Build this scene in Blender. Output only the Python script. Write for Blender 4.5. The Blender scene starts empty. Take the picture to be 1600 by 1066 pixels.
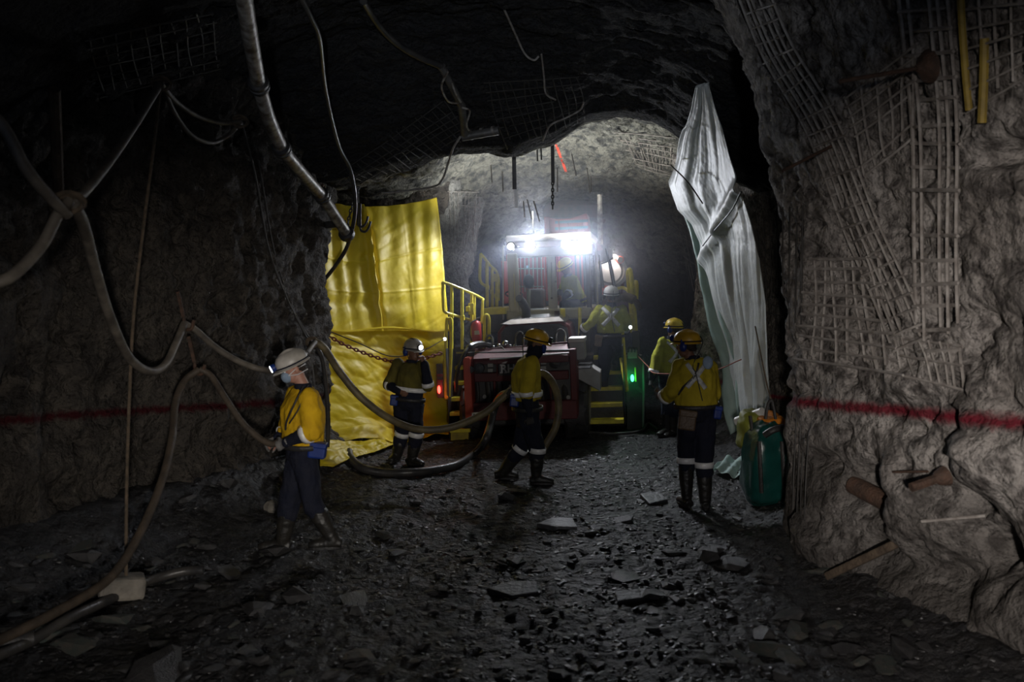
import bpy, bmesh, math, random
import numpy as np
from mathutils import Vector, Matrix
from mathutils.bvhtree import BVHTree

C = bpy.context.collection
SC = bpy.context.scene
R = math.radians
random.seed(7)
RNG = np.random.default_rng(7)

# ------------------------------------------------------------------ camera, world, lights, exposure
EYE, FPX, HOR = 2.4, 1400.0, 435.0          # camera height (m), focal length (px of 1600), horizon row
def P(px, py, d):                            # the point at depth d (m) along a sight line of the photograph
    return Vector(((px - 800) / FPX * d, d, EYE + (HOR - py) / FPX * d))

cam = bpy.data.cameras.new('camera')
cam.sensor_width = 36; cam.lens = 36 * FPX / 1600
cam.shift_y = (HOR - 533) / 1600
cam.clip_end = 100; cam.clip_start = .05
cam.dof.use_dof = True; cam.dof.focus_distance = 12.5; cam.dof.aperture_fstop = 2.0
camo = bpy.data.objects.new('camera', cam); C.objects.link(camo)
camo.location = (0, 0, EYE); camo.rotation_euler = (R(90), 0, 0)
SC.camera = camo

w = bpy.data.worlds.new('mine_dark'); SC.world = w; w.use_nodes = True
w.node_tree.nodes['Background'].inputs[0].default_value = (.55, .7, 1, 1)
w.node_tree.nodes['Background'].inputs[1].default_value = .34
SC.view_settings.view_transform = 'Standard'
SC.view_settings.look = 'None'
SC.view_settings.gamma = 1
SC.view_settings.use_curve_mapping = False
SC.view_settings.exposure = 0.0
SC.cycles.volume_step_rate = 4
SC.cycles.sample_clamp_indirect = 3

def lamp(name, kind, loc, power, col, to=None, size=.1, angle=90, blend=.6):
    l = bpy.data.lights.new(name, kind); l.energy = power; l.color = col
    if kind == 'SPOT': l.spot_size = R(angle); l.spot_blend = blend; l.shadow_soft_size = size
    elif kind == 'AREA': l.size = size
    else: l.shadow_soft_size = size
    o = bpy.data.objects.new(name, l); C.objects.link(o); o.location = loc
    if to is not None:
        o.rotation_euler = (Vector(to) - Vector(loc)).to_track_quat('-Z', 'Y').to_euler()
    return o
# unseen spots behind the camera; some are added fill, marked below
lamp('unseen_spot', 'SPOT', (-.6, -3.0, 2.6), 3000, (1, .92, .85), (3.8, 5.3, 1.3), .12, 38, 1)
lamp('unseen_spot', 'SPOT', (0, -3.4, 2.4), 1100, (.86, .92, 1), (0, 9, 5.2), .15, 32, 1)  # added fill that lifts the near roof, no real source
lamp('unseen_spot', 'SPOT', (1.2, -3.2, 2.2), 1700, (1, .93, .84), (-3.0, 8.9, .85), .15, 27, 1)  # added fill that brightens the left wall, no real source
lamp('unseen_spot', 'SPOT', (1.6, -3.0, 3.2), 330, (1, .93, .82), (-2.0, 7.8, 1.25), .15, 15, 1)
# four work lights over the cab windscreen
CABL = [(798, 385, 14.55, 60), (829, 383, 14.5, 200), (884, 383, 14.5, 150), (904, 382, 14.5, 70)]
AIM = [((-2.0, 13.2, 1.5), 100, 3.2), ((-.6, 10.2, .0), 130, .15), ((2.0, 12.3, .0), 60, 2.2), ((2.6, 10.6, 2.6), 95, 2.7)]
for (px, py, d, e), (to, ang, k) in zip(CABL, AIM):
    lamp('work_light_beam', 'SPOT', P(px, py, d - .22), e * k, (.86, .9, 1), to, .06, ang, .9)
lamp('added_roof_uplight', 'SPOT', P(827, 377, 14.3), 290, (.95, .96, .93), P(822, 280, 14.45), .07, 150, .5)  # this and the next: added uplights to brighten the back roof
lamp('added_roof_uplight', 'SPOT', P(886, 377, 14.3), 210, (.95, .96, .93), P(890, 280, 14.45), .07, 150, .5)
lamp('unseen_spot', 'SPOT', (.7, -3.2, 2.5), 520, (1, .94, .85), (.1, 10.5, 1.1), .15, 17, 1)  # added fill on the man at centre, source unseen
lamp('rear_work_light', 'POINT', P(957, 396, 15.9), 16, (1, .88, .8), size=.08)
lamp('rear_work_light', 'POINT', P(850, 372, 17.6), 60, (.86, .9, 1), size=.1)
lamp('cab_light', 'POINT', P(850, 402, 15.6), 1.5, (1, .9, .8), size=.08)

# ------------------------------------------------------------------ noise
_perm = RNG.permutation(256).astype(np.int64); _perm = np.concatenate([_perm] * 3)
_val = RNG.random(256)
def vnoise(p):
    i = np.floor(p).astype(np.int64); f = p - i; u = f * f * (3 - 2 * f); i &= 255
    out = 0
    for dx in (0, 1):
        for dy in (0, 1):
            for dz in (0, 1):
                h = _val[_perm[_perm[_perm[(i[:, 0] + dx) & 255] + ((i[:, 1] + dy) & 255)] + ((i[:, 2] + dz) & 255)]]
                out = out + h * (u[:, 0] if dx else 1 - u[:, 0]) * (u[:, 1] if dy else 1 - u[:, 1]) * (u[:, 2] if dz else 1 - u[:, 2])
    return out * 2 - 1
def fbm(p, octs=4, gain=.5, lac=2.07, ridged=False):
    a, s, t = 1., 0, 0
    for k in range(octs):
        n = vnoise(p + 17.3 * k)
        if ridged: n = 1 - 2 * np.abs(n)
        s = s + a * n; t += a; a *= gain; p = p * lac
    return s / t

# ------------------------------------------------------------------ materials
def mat(name, col, rough=.6, metal=0, var=None, vs=6, bump=0, bs=30, emit=None, es=0, spec=.5, vdet=6):
    m = bpy.data.materials.new(name); m.use_nodes = True
    nt = m.node_tree; b = nt.nodes['Principled BSDF']
    b.inputs['Base Color'].default_value = (*col, 1); b.inputs['Roughness'].default_value = rough
    b.inputs['Metallic'].default_value = metal; b.inputs['Specular IOR Level'].default_value = spec
    if emit: b.inputs['Emission Color'].default_value = (*emit, 1); b.inputs['Emission Strength'].default_value = es
    tc = nt.nodes.new('ShaderNodeTexCoord')
    if var:
        n = nt.nodes.new('ShaderNodeTexNoise'); n.inputs['Scale'].default_value = vs; n.inputs['Detail'].default_value = vdet
        nt.links.new(tc.outputs['Object'], n.inputs['Vector'])
        r = nt.nodes.new('ShaderNodeValToRGB'); r.color_ramp.elements[0].position = .35; r.color_ramp.elements[1].position = .68
        r.color_ramp.elements[0].color = (*var, 1); r.color_ramp.elements[1].color = (*col, 1)
        nt.links.new(n.outputs['Fac'], r.inputs['Fac']); nt.links.new(r.outputs['Color'], b.inputs['Base Color'])
    if bump:
        n = nt.nodes.new('ShaderNodeTexNoise'); n.inputs['Scale'].default_value = bs; n.inputs['Detail'].default_value = 8
        nt.links.new(tc.outputs['Object'], n.inputs['Vector'])
        u = nt.nodes.new('ShaderNodeBump'); u.inputs['Strength'].default_value = bump; u.inputs['Distance'].default_value = .03
        nt.links.new(n.outputs['Fac'], u.inputs['Height']); nt.links.new(u.outputs['Normal'], b.inputs['Normal'])
    return m

def rock_mat(name, ca, cb, cc, paint=None, rough=.85, fine=45, paintcol=(.16, .008, .02), zdark=None, spec=.15):
    """rock / shotcrete: two noises mix three colours; paint = (a, b, w): a red spray line at height a - b*y;
    zdark = (z0, z1): colour darkens towards the floor, fading out at about z1"""
    m = bpy.data.materials.new(name); m.use_nodes = True; nt = m.node_tree; N = nt.nodes.new; L = nt.links.new
    b = nt.nodes['Principled BSDF']; b.inputs['Roughness'].default_value = rough; b.inputs['Specular IOR Level'].default_value = spec
    g = N('ShaderNodeNewGeometry')
    def noise(s, d=8):
        n = N('ShaderNodeTexNoise'); n.inputs['Scale'].default_value = s; n.inputs['Detail'].default_value = d; n.inputs['Roughness'].default_value = .6
        L(g.outputs['Position'], n.inputs['Vector']); return n.outputs['Fac']
    def ramp(f, p0, c0, p1, c1):
        r = N('ShaderNodeValToRGB'); e = r.color_ramp.elements
        e[0].position = p0; e[0].color = (*c0, 1); e[1].position = p1; e[1].color = (*c1, 1); L(f, r.inputs['Fac']); return r.outputs['Color']
    def mix(f, a, c):
        x = N('ShaderNodeMix'); x.data_type = 'RGBA'; L(f, x.inputs[0]); L(a, x.inputs[6])
        if isinstance(c, tuple): x.inputs[7].default_value = (*c, 1)
        else: L(c, x.inputs[7])
        return x.outputs[2]
    def math_(op, a, c=None):
        x = N('ShaderNodeMath'); x.operation = op
        for k, v in enumerate((a, c)):
            if v is None: continue
            if isinstance(v, (int, float)): x.inputs[k].default_value = v
            else: L(v, x.inputs[k])
        return x.outputs[0]
    col = ramp(noise(1.3), .38, ca, .66, cb)
    blk = ramp(noise(7, 10), .45, (0, 0, 0), .62, (1, 1, 1))
    col = mix(blk, col, cc)
    speck = ramp(noise(fine * .8, 6), .53, (0, 0, 0), .66, (.85, .85, .85))
    col = mix(speck, col, tuple(.3 * v for v in ca))
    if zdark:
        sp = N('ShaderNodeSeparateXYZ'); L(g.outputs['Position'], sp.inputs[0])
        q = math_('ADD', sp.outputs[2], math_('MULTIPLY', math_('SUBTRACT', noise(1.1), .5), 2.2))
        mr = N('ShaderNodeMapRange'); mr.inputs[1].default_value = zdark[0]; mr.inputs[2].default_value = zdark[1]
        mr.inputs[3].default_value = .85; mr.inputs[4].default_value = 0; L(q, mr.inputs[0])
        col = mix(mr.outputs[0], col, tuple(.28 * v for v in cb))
    if paint:
        a, k, wd = paint
        s = N('ShaderNodeSeparateXYZ'); L(g.outputs['Position'], s.inputs[0])
        line = math_('ADD', s.outputs[2], math_('MULTIPLY', s.outputs[1], k))
        line = math_('ABSOLUTE', math_('SUBTRACT', line, a))
        line = math_('ADD', line, math_('MULTIPLY', math_('SUBTRACT', noise(14), .5), wd * 2.2))
        f = N('ShaderNodeMapRange'); f.inputs[1].default_value = wd * .3; f.inputs[2].default_value = wd * 1.25
        f.inputs[3].default_value = .95; f.inputs[4].default_value = 0; L(line, f.inputs[0])
        col = mix(f.outputs[0], col, paintcol)
    L(col, b.inputs['Base Color'])
    h = math_('ADD', math_('MULTIPLY', noise(fine, 6), .5), noise(fine * .3, 10))
    vo = N('ShaderNodeTexVoronoi'); vo.inputs['Scale'].default_value = fine * .32; L(g.outputs['Position'], vo.inputs['Vector'])
    h = math_('SUBTRACT', h, math_('MULTIPLY', vo.outputs['Distance'], .55))
    u = N('ShaderNodeBump'); u.inputs['Strength'].default_value = 1; u.inputs['Distance'].default_value = .09
    L(h, u.inputs['Height']); L(u.outputs['Normal'], b.inputs['Normal'])
    return m

def glass_mat(name, tint=(.85, .9, .92), refl=.12):
    m = bpy.data.materials.new(name); m.use_nodes = True; nt = m.node_tree; nt.nodes.clear(); N = nt.nodes.new; L = nt.links.new
    o = N('ShaderNodeOutputMaterial'); t = N('ShaderNodeBsdfTransparent'); t.inputs[0].default_value = (*tint, 1)
    g = N('ShaderNodeBsdfGlossy'); g.inputs['Roughness'].default_value = .08
    f = N('ShaderNodeFresnel'); f.inputs[0].default_value = 1.45
    mx = N('ShaderNodeMixShader'); L(f.outputs[0], mx.inputs[0]); L(t.outputs[0], mx.inputs[1]); L(g.outputs[0], mx.inputs[2])
    L(mx.outputs[0], o.inputs[0]); return m

def cloth_mat(name, col, trans, rough=.5, bump=.3, bs=5, var=None, spec=.5):
    m = mat(name, col, rough, 0, var or tuple(.8 * c for c in col), 2.2, bump, bs, spec=spec); nt = m.node_tree
    b = nt.nodes['Principled BSDF']; o = nt.nodes['Material Output']
    t = nt.nodes.new('ShaderNodeBsdfTranslucent'); t.inputs[0].default_value = (*col, 1)
    mx = nt.nodes.new('ShaderNodeMixShader'); mx.inputs[0].default_value = trans
    nt.links.new(b.outputs[0], mx.inputs[1]); nt.links.new(t.outputs[0], mx.inputs[2]); nt.links.new(mx.outputs[0], o.inputs[0])
    return m

YEL = (.44, .34, .025)
M = dict(
    tarp=cloth_mat('yellow_tarpaulin', (.85, .68, .03), .2, .5, .5, 3.5, (.77, .59, .025)),
    sheet=cloth_mat('pale_woven_sheet', (.58, .61, .60), .22, .5, .5, 9, (.52, .55, .55)),
    sheetg=cloth_mat('pale_green_sheet', (.42, .56, .52), .25, .45, .4, 9),
    hred=mat('hopper_red', (.34, .025, .02), .45, 0, (.22, .02, .018), 5),
    red=mat('machine_red', (.11, .010, .012), .6, 0, (.07, .008, .009), 5, .1, 40),
    orange=mat('machine_orange_red', (.52, .07, .04), .5, 0, (.38, .05, .03), 5),
    black=mat('black_rubber', (.018, .018, .02), .5, 0, (.035, .032, .03), 8, .3, 40),
    dark=mat('dark_steel', (.035, .036, .042), .5, .3, (.06, .055, .05), 7, .2, 50),
    grey=mat('grey_paint', (.30, .30, .29), .5, 0, (.22, .21, .2), 5),
    lgrey=mat('pale_grey_paint', (.42, .41, .38), .5, 0, (.34, .33, .3), 4),
    cream=mat('cream_paint', (.40, .37, .24), .5, 0, (.3, .28, .18), 4),
    greyp=mat('dim_grey_pipe', (.13, .125, .12), .5, .2, (.06, .055, .05), 8),
    steel=mat('bright_steel', (.5, .5, .52), .22, 1, (.35, .34, .33), 10),
    galv=mat('galvanised_pipe', (.42, .40, .37), .42, .2, (.09, .068, .05), 13, .15, 60),
    safety=mat('safety_yellow_paint', (.72, .62, .03), .45, 0, (.5, .42, .03), 9),
    rust=mat('rusty_steel', (.095, .05, .032), .8, .2, (.045, .028, .02), 12, .5, 60),
    wire=mat('dusty_wire', (.29, .27, .25), .8, 0, (.16, .14, .125), 14, .2, 80),
    wiredark=mat('dark_wire', (.06, .057, .053), .7, .2, (.035, .032, .03), 14),
    hose=mat('dusty_beige_hose', (.15, .13, .105), .6, 0, (.06, .05, .042), 7, .2, 40),
    hosed=mat('muddy_brown_hose', (.075, .055, .038), .65, 0, (.04, .03, .022), 9, .3, 40),
    hosey=mat('muddy_yellow_hose', (.17, .135, .065), .55, 0, (.07, .055, .035), 7, .2, 40),
    hoseb=mat('black_hose', (.022, .022, .024), .35, 0, (.06, .055, .05), 6, .15, 40),
    rope=mat('dirty_rope', (.12, .085, .055), .9, 0, (.06, .045, .03), 20, .5, 90),
    jacket=mat('hi_vis_yellow_cloth', YEL, .85, 0, tuple(.8 * c for c in YEL), 9, .25, 50, spec=.2),
    lime=mat('lime_yellow_cloth', (.33, .34, .03), .85, 0, (.26, .26, .025), 9, .25, 50, spec=.2),
    ochre=mat('hi_vis_orange_yellow_cloth', (.70, .42, .012), .85, 0, (.55, .32, .01), 9, .25, 50, spec=.2),
    jdark=mat('dark_hi_vis_cloth', (.13, .11, .022), .85, 0, (.07, .06, .018), 7, .25, 50, spec=.2),  # darker tone of hi-vis cloth for one worker
    navy=mat('navy_work_cloth', (.008, .010, .022), .85, 0, (.014, .015, .025), 8, .3, 50, spec=.25),
    tape=mat('silver_reflective_tape', (.86, .85, .85), .35, 0, (.7, .69, .68), 25, spec=.8),
    tapeg=mat('grey_reflective_tape', (.62, .62, .60), .45, 0, (.36, .36, .35), 25),
    skin=mat('skin', (.20, .10, .065), .55, 0, (.16, .078, .05), 12, .1, 60),
    skinl=mat('pale_skin', (.42, .22, .16), .55, 0, (.36, .18, .13), 12, .1, 60),
    hair=mat('dark_hair', (.02, .014, .01), .7, 0, (.03, .02, .015), 40, .5, 120),
    hgrey=mat('grey_hard_hat', (.50, .47, .43), .4, 0, (.28, .26, .23), 7),
    hyel=mat('yellow_hard_hat', (.72, .42, .03), .38, 0, (.48, .27, .02), 8),
    hlime=mat('bright_yellow_hard_hat', (.75, .55, .03), .38, 0, (.55, .38, .02), 8),
    hwhite=mat('white_hard_hat', (.70, .70, .70), .35, 0, (.5, .5, .5), 8),
    mask=mat('blue_grey_dust_mask', (.26, .34, .44), .8, 0, (.2, .27, .37), 18, .2, 60),
    blue=mat('blue_plastic', (.012, .035, .20), .4, 0, (.01, .025, .14), 9),
    glove=mat('grey_work_glove', (.22, .21, .20), .85, 0, (.1, .095, .09), 14, .4, 70),
    gloveb=mat('black_work_glove', (.025, .025, .027), .8, 0, (.05, .045, .04), 14, .4, 70),
    boot=mat('black_gumboot', (.012, .0115, .011), .42, 0, (.028, .025, .021), 8, .2, 40),
    leather=mat('brown_leather_case', (.13, .085, .05), .4, 0, (.08, .05, .03), 14, .2, 60),
    gbag=mat('green_vinyl_bag', (.006, .055, .047), .28, 0, (.005, .04, .035), 4, .4, 8),
    obag=mat('orange_vinyl_bag', (.55, .20, .02), .25, 0, (.40, .13, .015), 5, .5, 12),
    lbag=mat('lime_canvas_bag', (.22, .24, .03), .6, 0, (.15, .16, .025), 6, .3, 12),
    pvc=mat('white_plastic_pipe', (.6, .6, .58), .4, 0, (.42, .41, .38), 6),
    wood=mat('old_timber', (.09, .065, .042), .85, 0, (.045, .03, .02), 10, .6, 30),
    pale=mat('pale_stone', (.24, .215, .18), .8, 0, (.11, .10, .085), 7, .6, 20),
    slab=mat('grey_slate_slab', (.11, .107, .11), .5, 0, (.055, .055, .058), 6, .6, 20),
    chain=mat('rusty_red_chain', (.26, .06, .035), .7, .3, (.13, .05, .03), 15),
    ext=mat('extinguisher_red', (.36, .03, .03), .35),
    glass=glass_mat('cab_glass'), lens=glass_mat('lamp_glass', (.95, .97, 1)),
    white=mat('white_board', (.75, .74, .76), .4, 0, (.6, .6, .62), 8),
    hotlamp=mat('lit_work_lamp', (.9, .9, .9), .3, emit=(.88, .92, 1), es=360),
    warmlamp=mat('lit_side_work_lamp', (.9, .9, .9), .3, emit=(.88, .92, 1), es=130),
    headlit=mat('lit_head_lamp', (.9, .9, .9), .3, emit=(.85, .92, 1), es=9),
    redlit=mat('lit_red_marker', (.6, .05, .05), .3, emit=(1, .03, .02), es=12),
    greenlit=mat('lit_green_marker', (.05, .6, .15), .3, emit=(.03, 1, .25), es=12),
    letters=mat('pale_lettering', (.42, .40, .42), .5),
    dstrap=mat('dusty_yellow_strap', (.30, .21, .03), .7, 0, (.16, .11, .02), 8),
    yvest=mat('dirty_yellow_plate', (.5, .38, .03), .6, 0, (.25, .19, .03), 6),
)

# ------------------------------------------------------------------ mesh building
W = {}                                       # world matrix of every object built
def basis(t, side=None):
    t = t.normalized()
    if side is None: side = Vector((0, 0, 1)) if abs(t.z) < .9 else Vector((1, 0, 0))
    a = side - t * side.dot(t)
    if a.length < 1e-5: a = t.orthogonal()
    a.normalize(); return a, t.cross(a)
class MB:
    def __init__(s, xf=None): s.v = []; s.f = []; s.xf = xf
    def add(s, vs, fs):
        o = len(s.v)
        s.v += [tuple(s.xf @ Vector(v)) if s.xf else tuple(v) for v in vs]; s.f += [tuple(i + o for i in f) for f in fs]
        return s
    def box(s, lo, hi, rot=None, c=None):
        (x0, y0, z0), (x1, y1, z1) = lo, hi
        vs = [Vector(p) for p in ((x0, y0, z0), (x1, y0, z0), (x1, y1, z0), (x0, y1, z0), (x0, y0, z1), (x1, y0, z1), (x1, y1, z1), (x0, y1, z1))]
        if rot is not None: vs = [rot @ v for v in vs]
        if c is not None: vs = [v + Vector(c) for v in vs]
        return s.add(vs, [(0, 3, 2, 1), (4, 5, 6, 7), (0, 1, 5, 4), (1, 2, 6, 5), (2, 3, 7, 6), (3, 0, 4, 7)])
    def bar(s, a, b, w_, h, side=None):      # a square bar between two points
        a, b = Vector(a), Vector(b); u, v = basis(b - a, side)
        vs = [p + u * (i * w_ / 2) + v * (j * h / 2) for p in (a, b) for i, j in ((-1, -1), (1, -1), (1, 1), (-1, 1))]
        return s.add(vs, [(0, 3, 2, 1), (4, 5, 6, 7), (0, 1, 5, 4), (1, 2, 6, 5), (2, 3, 7, 6), (3, 0, 4, 7)])
    def tube(s, pts, r, n=8, side=None, ratio=1, cap=True):
        pts = [Vector(p) for p in pts]; k = len(pts)
        if not hasattr(r, '__len__'): r = [r] * k
        if not hasattr(ratio, '__len__'): ratio = [ratio] * k
        vs = []; ref = side
        for i, p in enumerate(pts):
            t = pts[min(i + 1, k - 1)] - pts[max(i - 1, 0)]
            if t.length < 1e-7: t = Vector((0, 0, 1))
            a, b = basis(t, ref)
            if side is None: ref = a
            for j in range(n):
                q = 2 * math.pi * j / n
                vs.append(p + a * (math.cos(q) * r[i] * ratio[i]) + b * (math.sin(q) * r[i]))
        fs = [(i * n + j, i * n + (j + 1) % n, (i + 1) * n + (j + 1) % n, (i + 1) * n + j) for i in range(k - 1) for j in range(n)]
        if cap: fs += [tuple(range(n - 1, -1, -1)), tuple(range((k - 1) * n, k * n))]
        return s.add(vs, fs)
    def ball(s, c, r, rot=None, nu=12, nv=8):
        if not hasattr(r, '__len__'): r = (r, r, r)
        c = Vector(c); vs = []
        def put(x, y, z):
            v = Vector((x * r[0], y * r[1], z * r[2]))
            vs.append(c + (rot @ v if rot is not None else v))
        put(0, 0, -1)
        for i in range(1, nv):
            th = math.pi * i / nv - math.pi / 2
            for j in range(nu):
                q = 2 * math.pi * j / nu; put(math.cos(th) * math.cos(q), math.cos(th) * math.sin(q), math.sin(th))
        put(0, 0, 1)
        fs = [(0, 1 + (j + 1) % nu, 1 + j) for j in range(nu)]
        for i in range(nv - 2):
            for j in range(nu):
                a = 1 + i * nu
                fs.append((a + j, a + (j + 1) % nu, a + nu + (j + 1) % nu, a + nu + j))
        e = len(vs) - 1; a = 1 + (nv - 2) * nu
        fs += [(e, a + j, a + (j + 1) % nu) for j in range(nu)]
        return s.add(vs, fs)
    def lathe(s, prof, c, axis=(0, 0, 1), n=16):   # prof: (radius, height) pairs
        a, b = basis(Vector(axis)); t = Vector(axis).normalized(); c = Vector(c); k = len(prof)
        vs = [c + t * h + a * (math.cos(2 * math.pi * j / n) * r) + b * (math.sin(2 * math.pi * j / n) * r) for r, h in prof for j in range(n)]
        fs = [(i * n + j, i * n + (j + 1) % n, (i + 1) * n + (j + 1) % n, (i + 1) * n + j) for i in range(k - 1) for j in range(n)]
        fs += [tuple(range(n - 1, -1, -1)), tuple(range((k - 1) * n, k * n))]
        return s.add(vs, fs)
    def prism(s, poly, vec):                  # polygon of points extruded along vec
        n = len(poly); vec = Vector(vec); poly = [Vector(p) for p in poly]
        vs = poly + [p + vec for p in poly]
        return s.add(vs, [tuple(range(n - 1, -1, -1)), tuple(range(n, 2 * n))] + [(i, (i + 1) % n, n + (i + 1) % n, n + i) for i in range(n)])
    def grid(s, A):
        n, m = A.shape[:2]
        return s.add([Vector(p) for p in A.reshape(-1, 3)], [(i * m + j, i * m + j + 1, (i + 1) * m + j + 1, (i + 1) * m + j) for i in range(n - 1) for j in range(m - 1)])
    def mesh(s, name, smooth=True, angle=40):
        me = bpy.data.meshes.new(name); me.from_pydata(s.v, [], s.f); me.update()
        if smooth:
            me.polygons.foreach_set('use_smooth', [True] * len(me.polygons)); me.set_sharp_from_angle(angle=R(angle))
        return me
    def build(s, name, m, parent=None, smooth=True, bevel=0, solid=0, subsurf=0, angle=40):
        return put(name, s.mesh(name, smooth, angle), m, parent, bevel, solid, subsurf)
def put(name, me, m, parent=None, bevel=0, solid=0, subsurf=0):
    """link a mesh given in world coordinates as one object under its parent"""
    o = bpy.data.objects.new(name, me); C.objects.link(o); me.materials.append(m)
    if parent is not None:
        o.parent = parent; W[o.name] = W[parent.name]; me.transform(W[parent.name].inverted())
    else:
        n = len(me.vertices); a = np.empty(n * 3); me.vertices.foreach_get('co', a); a = a.reshape(-1, 3)
        b = Vector(((a[:, 0].min() + a[:, 0].max()) / 2, (a[:, 1].min() + a[:, 1].max()) / 2, a[:, 2].min()))
        mt = Matrix.Translation(b); me.transform(mt.inverted()); o.matrix_world = mt; W[o.name] = mt
    if subsurf: q = o.modifiers.new('s', 'SUBSURF'); q.levels = q.render_levels = subsurf
    if solid: q = o.modifiers.new('t', 'SOLIDIFY'); q.thickness = solid; q.offset = 0
    if bevel: q = o.modifiers.new('b', 'BEVEL'); q.width = bevel; q.segments = 2; q.limit_method = 'ANGLE'; q.angle_limit = R(35)
    return o
def tag(o, label, cat, group=None, kind=None):
    if label: o['label'] = label
    if cat: o['category'] = cat
    if group: o['group'] = group
    if kind: o['kind'] = kind
    return o
def empty(name, mtx, label, cat, group=None):
    o = bpy.data.objects.new(name, None); C.objects.link(o); o.empty_display_size = .1
    if isinstance(mtx, Vector): mtx = Matrix.Translation(mtx)
    o.matrix_world = mtx; W[o.name] = mtx
    return tag(o, label, cat, group)
def spline(pts, n=8):                         # Catmull-Rom through the points
    pts = [Vector(p) for p in pts]; q = [pts[0] * 2 - pts[1]] + pts + [pts[-1] * 2 - pts[-2]]; out = []
    for i in range(1, len(q) - 2):
        for k in range(n):
            t = k / n
            out.append(.5 * ((2 * q[i]) + (q[i + 1] - q[i - 1]) * t + (2 * q[i - 1] - 5 * q[i] + 4 * q[i + 1] - q[i + 2]) * t * t + (3 * q[i] - q[i - 1] - 3 * q[i + 1] + q[i + 2]) * t ** 3))
    return out + [pts[-1]]
def fast_grid(name, A, m, parent=None):
    n, k = A.shape[:2]; me = bpy.data.meshes.new(name)
    i = np.arange((n - 1) * (k - 1)); a = (i // (k - 1)) * k + i % (k - 1)
    F = np.stack([a, a + 1, a + k + 1, a + k], 1)
    me.vertices.add(n * k); me.vertices.foreach_set('co', A.reshape(-1).astype(np.float32))
    me.loops.add(F.size); me.loops.foreach_set('vertex_index', F.reshape(-1).astype(np.int32))
    me.polygons.add(len(F)); me.polygons.foreach_set('loop_start', np.arange(0, F.size, 4, dtype=np.int32))
    me.update(calc_edges=True); me.polygons.foreach_set('use_smooth', [True] * len(F))
    o = bpy.data.objects.new(name, me); C.objects.link(o); me.materials.append(m)
    W[o.name] = Matrix.Identity(4); return o, BVHTree.FromPolygons(A.reshape(-1, 3).tolist(), F.tolist())
# ------------------------------------------------------------------ the drive: walls, roof, floor
LEFT = [(-4.4, -5), (-4.3, 4), (-4.2, 6.5), (-4.05, 7.2), (-3.46, 8.5), (-2.85, 9.5), (-2.62, 10.5), (-2.5, 11.5), (-2.55, 11.9), (-2.9, 12.15), (-3.9, 12.4),
        (-4.0, 13.6), (-3.6, 14.9), (-2.0, 15.2), (-1.3, 15.25), (-1.12, 15.6), (-1.0, 16.6), (-.75, 17.8), (-1.1, 19), (-1.3, 22)]
RIGHT = [(3.7, -5), (3.4, 2), (3.15, 4), (2.98, 5.2), (2.72, 6.5), (2.44, 7.5), (2.40, 7.9), (2.62, 8.25), (3.0, 8.9), (3.3, 10), (3.4, 11.5), (3.4, 13.2), (3.2, 13.9),
         (3.02, 14.6), (3.1, 15.1), (3.6, 15.8), (3.9, 18), (3.9, 22)]
def plan_x(poly, y):
    return np.interp(y, [p[1] for p in poly], [p[0] for p in poly])
def on_plan(poly, px):                       # depth at which the sight line of column px meets a wall in plan
    ys = np.linspace(3, 8, 400); return ys[np.argmin(np.abs(plan_x(poly, ys) - (px - 800) / FPX * ys))]
def resample(poly, step):
    a = np.array(poly, float); out = []
    for p, q in zip(a[:-1], a[1:]):
        mid = (p[1] + q[1]) / 2
        st = step * (3 if mid < 3 else 1 if mid < 11 else 1.3)
        k = max(1, int(np.linalg.norm(q - p) / st)); out += [p + (q - p) * i / k for i in range(k)]
    a = np.array(out + [a[-1]])
    for _ in range(5): a[1:-1] = .25 * a[:-2] + .5 * a[1:-1] + .25 * a[2:]
    return a
def wall(name, poly, sgn, m, dents=(), lean=.5, amp=1., pits=0.):
    pl = resample(poly, .034); z = np.concatenate([np.linspace(-.35, 5.4, 160)])
    t = np.gradient(pl, axis=0); t /= np.linalg.norm(t, axis=1)[:, None]
    nrm = np.stack([-t[:, 1], t[:, 0]], 1) * sgn                       # into the drive
    A = np.zeros((len(pl), len(z), 3)); A[:, :, 0] = pl[:, None, 0]; A[:, :, 1] = pl[:, None, 1]; A[:, :, 2] = z
    p = A.reshape(-1, 3)
    d = .26 * fbm(p * .75 + 3, 3) + .11 * fbm(p * np.array([2.1, 2.1, 1.5]), 3, ridged=True) + .055 * fbm(p * 5.5, 3) + .022 * fbm(p * 17, 2, ridged=True) + pits * np.minimum(0, fbm(p * 4.2 + 40, 3) + .12) + pits * .5 * np.minimum(0, fbm(p * 11 + 70, 2) + .1)
    d = d * amp
    zz = p[:, 2]; d = d + lean * np.clip((zz - 2.4) / 2.4, 0, 2) ** 2 + .22 * np.clip(.5 - zz, 0, 1) ** 1.5
    for c, r, k in dents:
        q = np.linalg.norm((p - np.array(c)) / np.array(r), axis=1); d = d + k * np.exp(-q ** 2 * 1.5) * (1 + .5 * fbm(p * 8, 2))
    n3 = np.repeat(np.concatenate([nrm, np.zeros((len(nrm), 1))], 1)[:, None, :], len(z), 1).reshape(-1, 3)
    o, bvh = fast_grid(name, (p + n3 * d[:, None]).reshape(A.shape), m); tag(o, None, None, kind='structure'); return o, bvh

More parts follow.
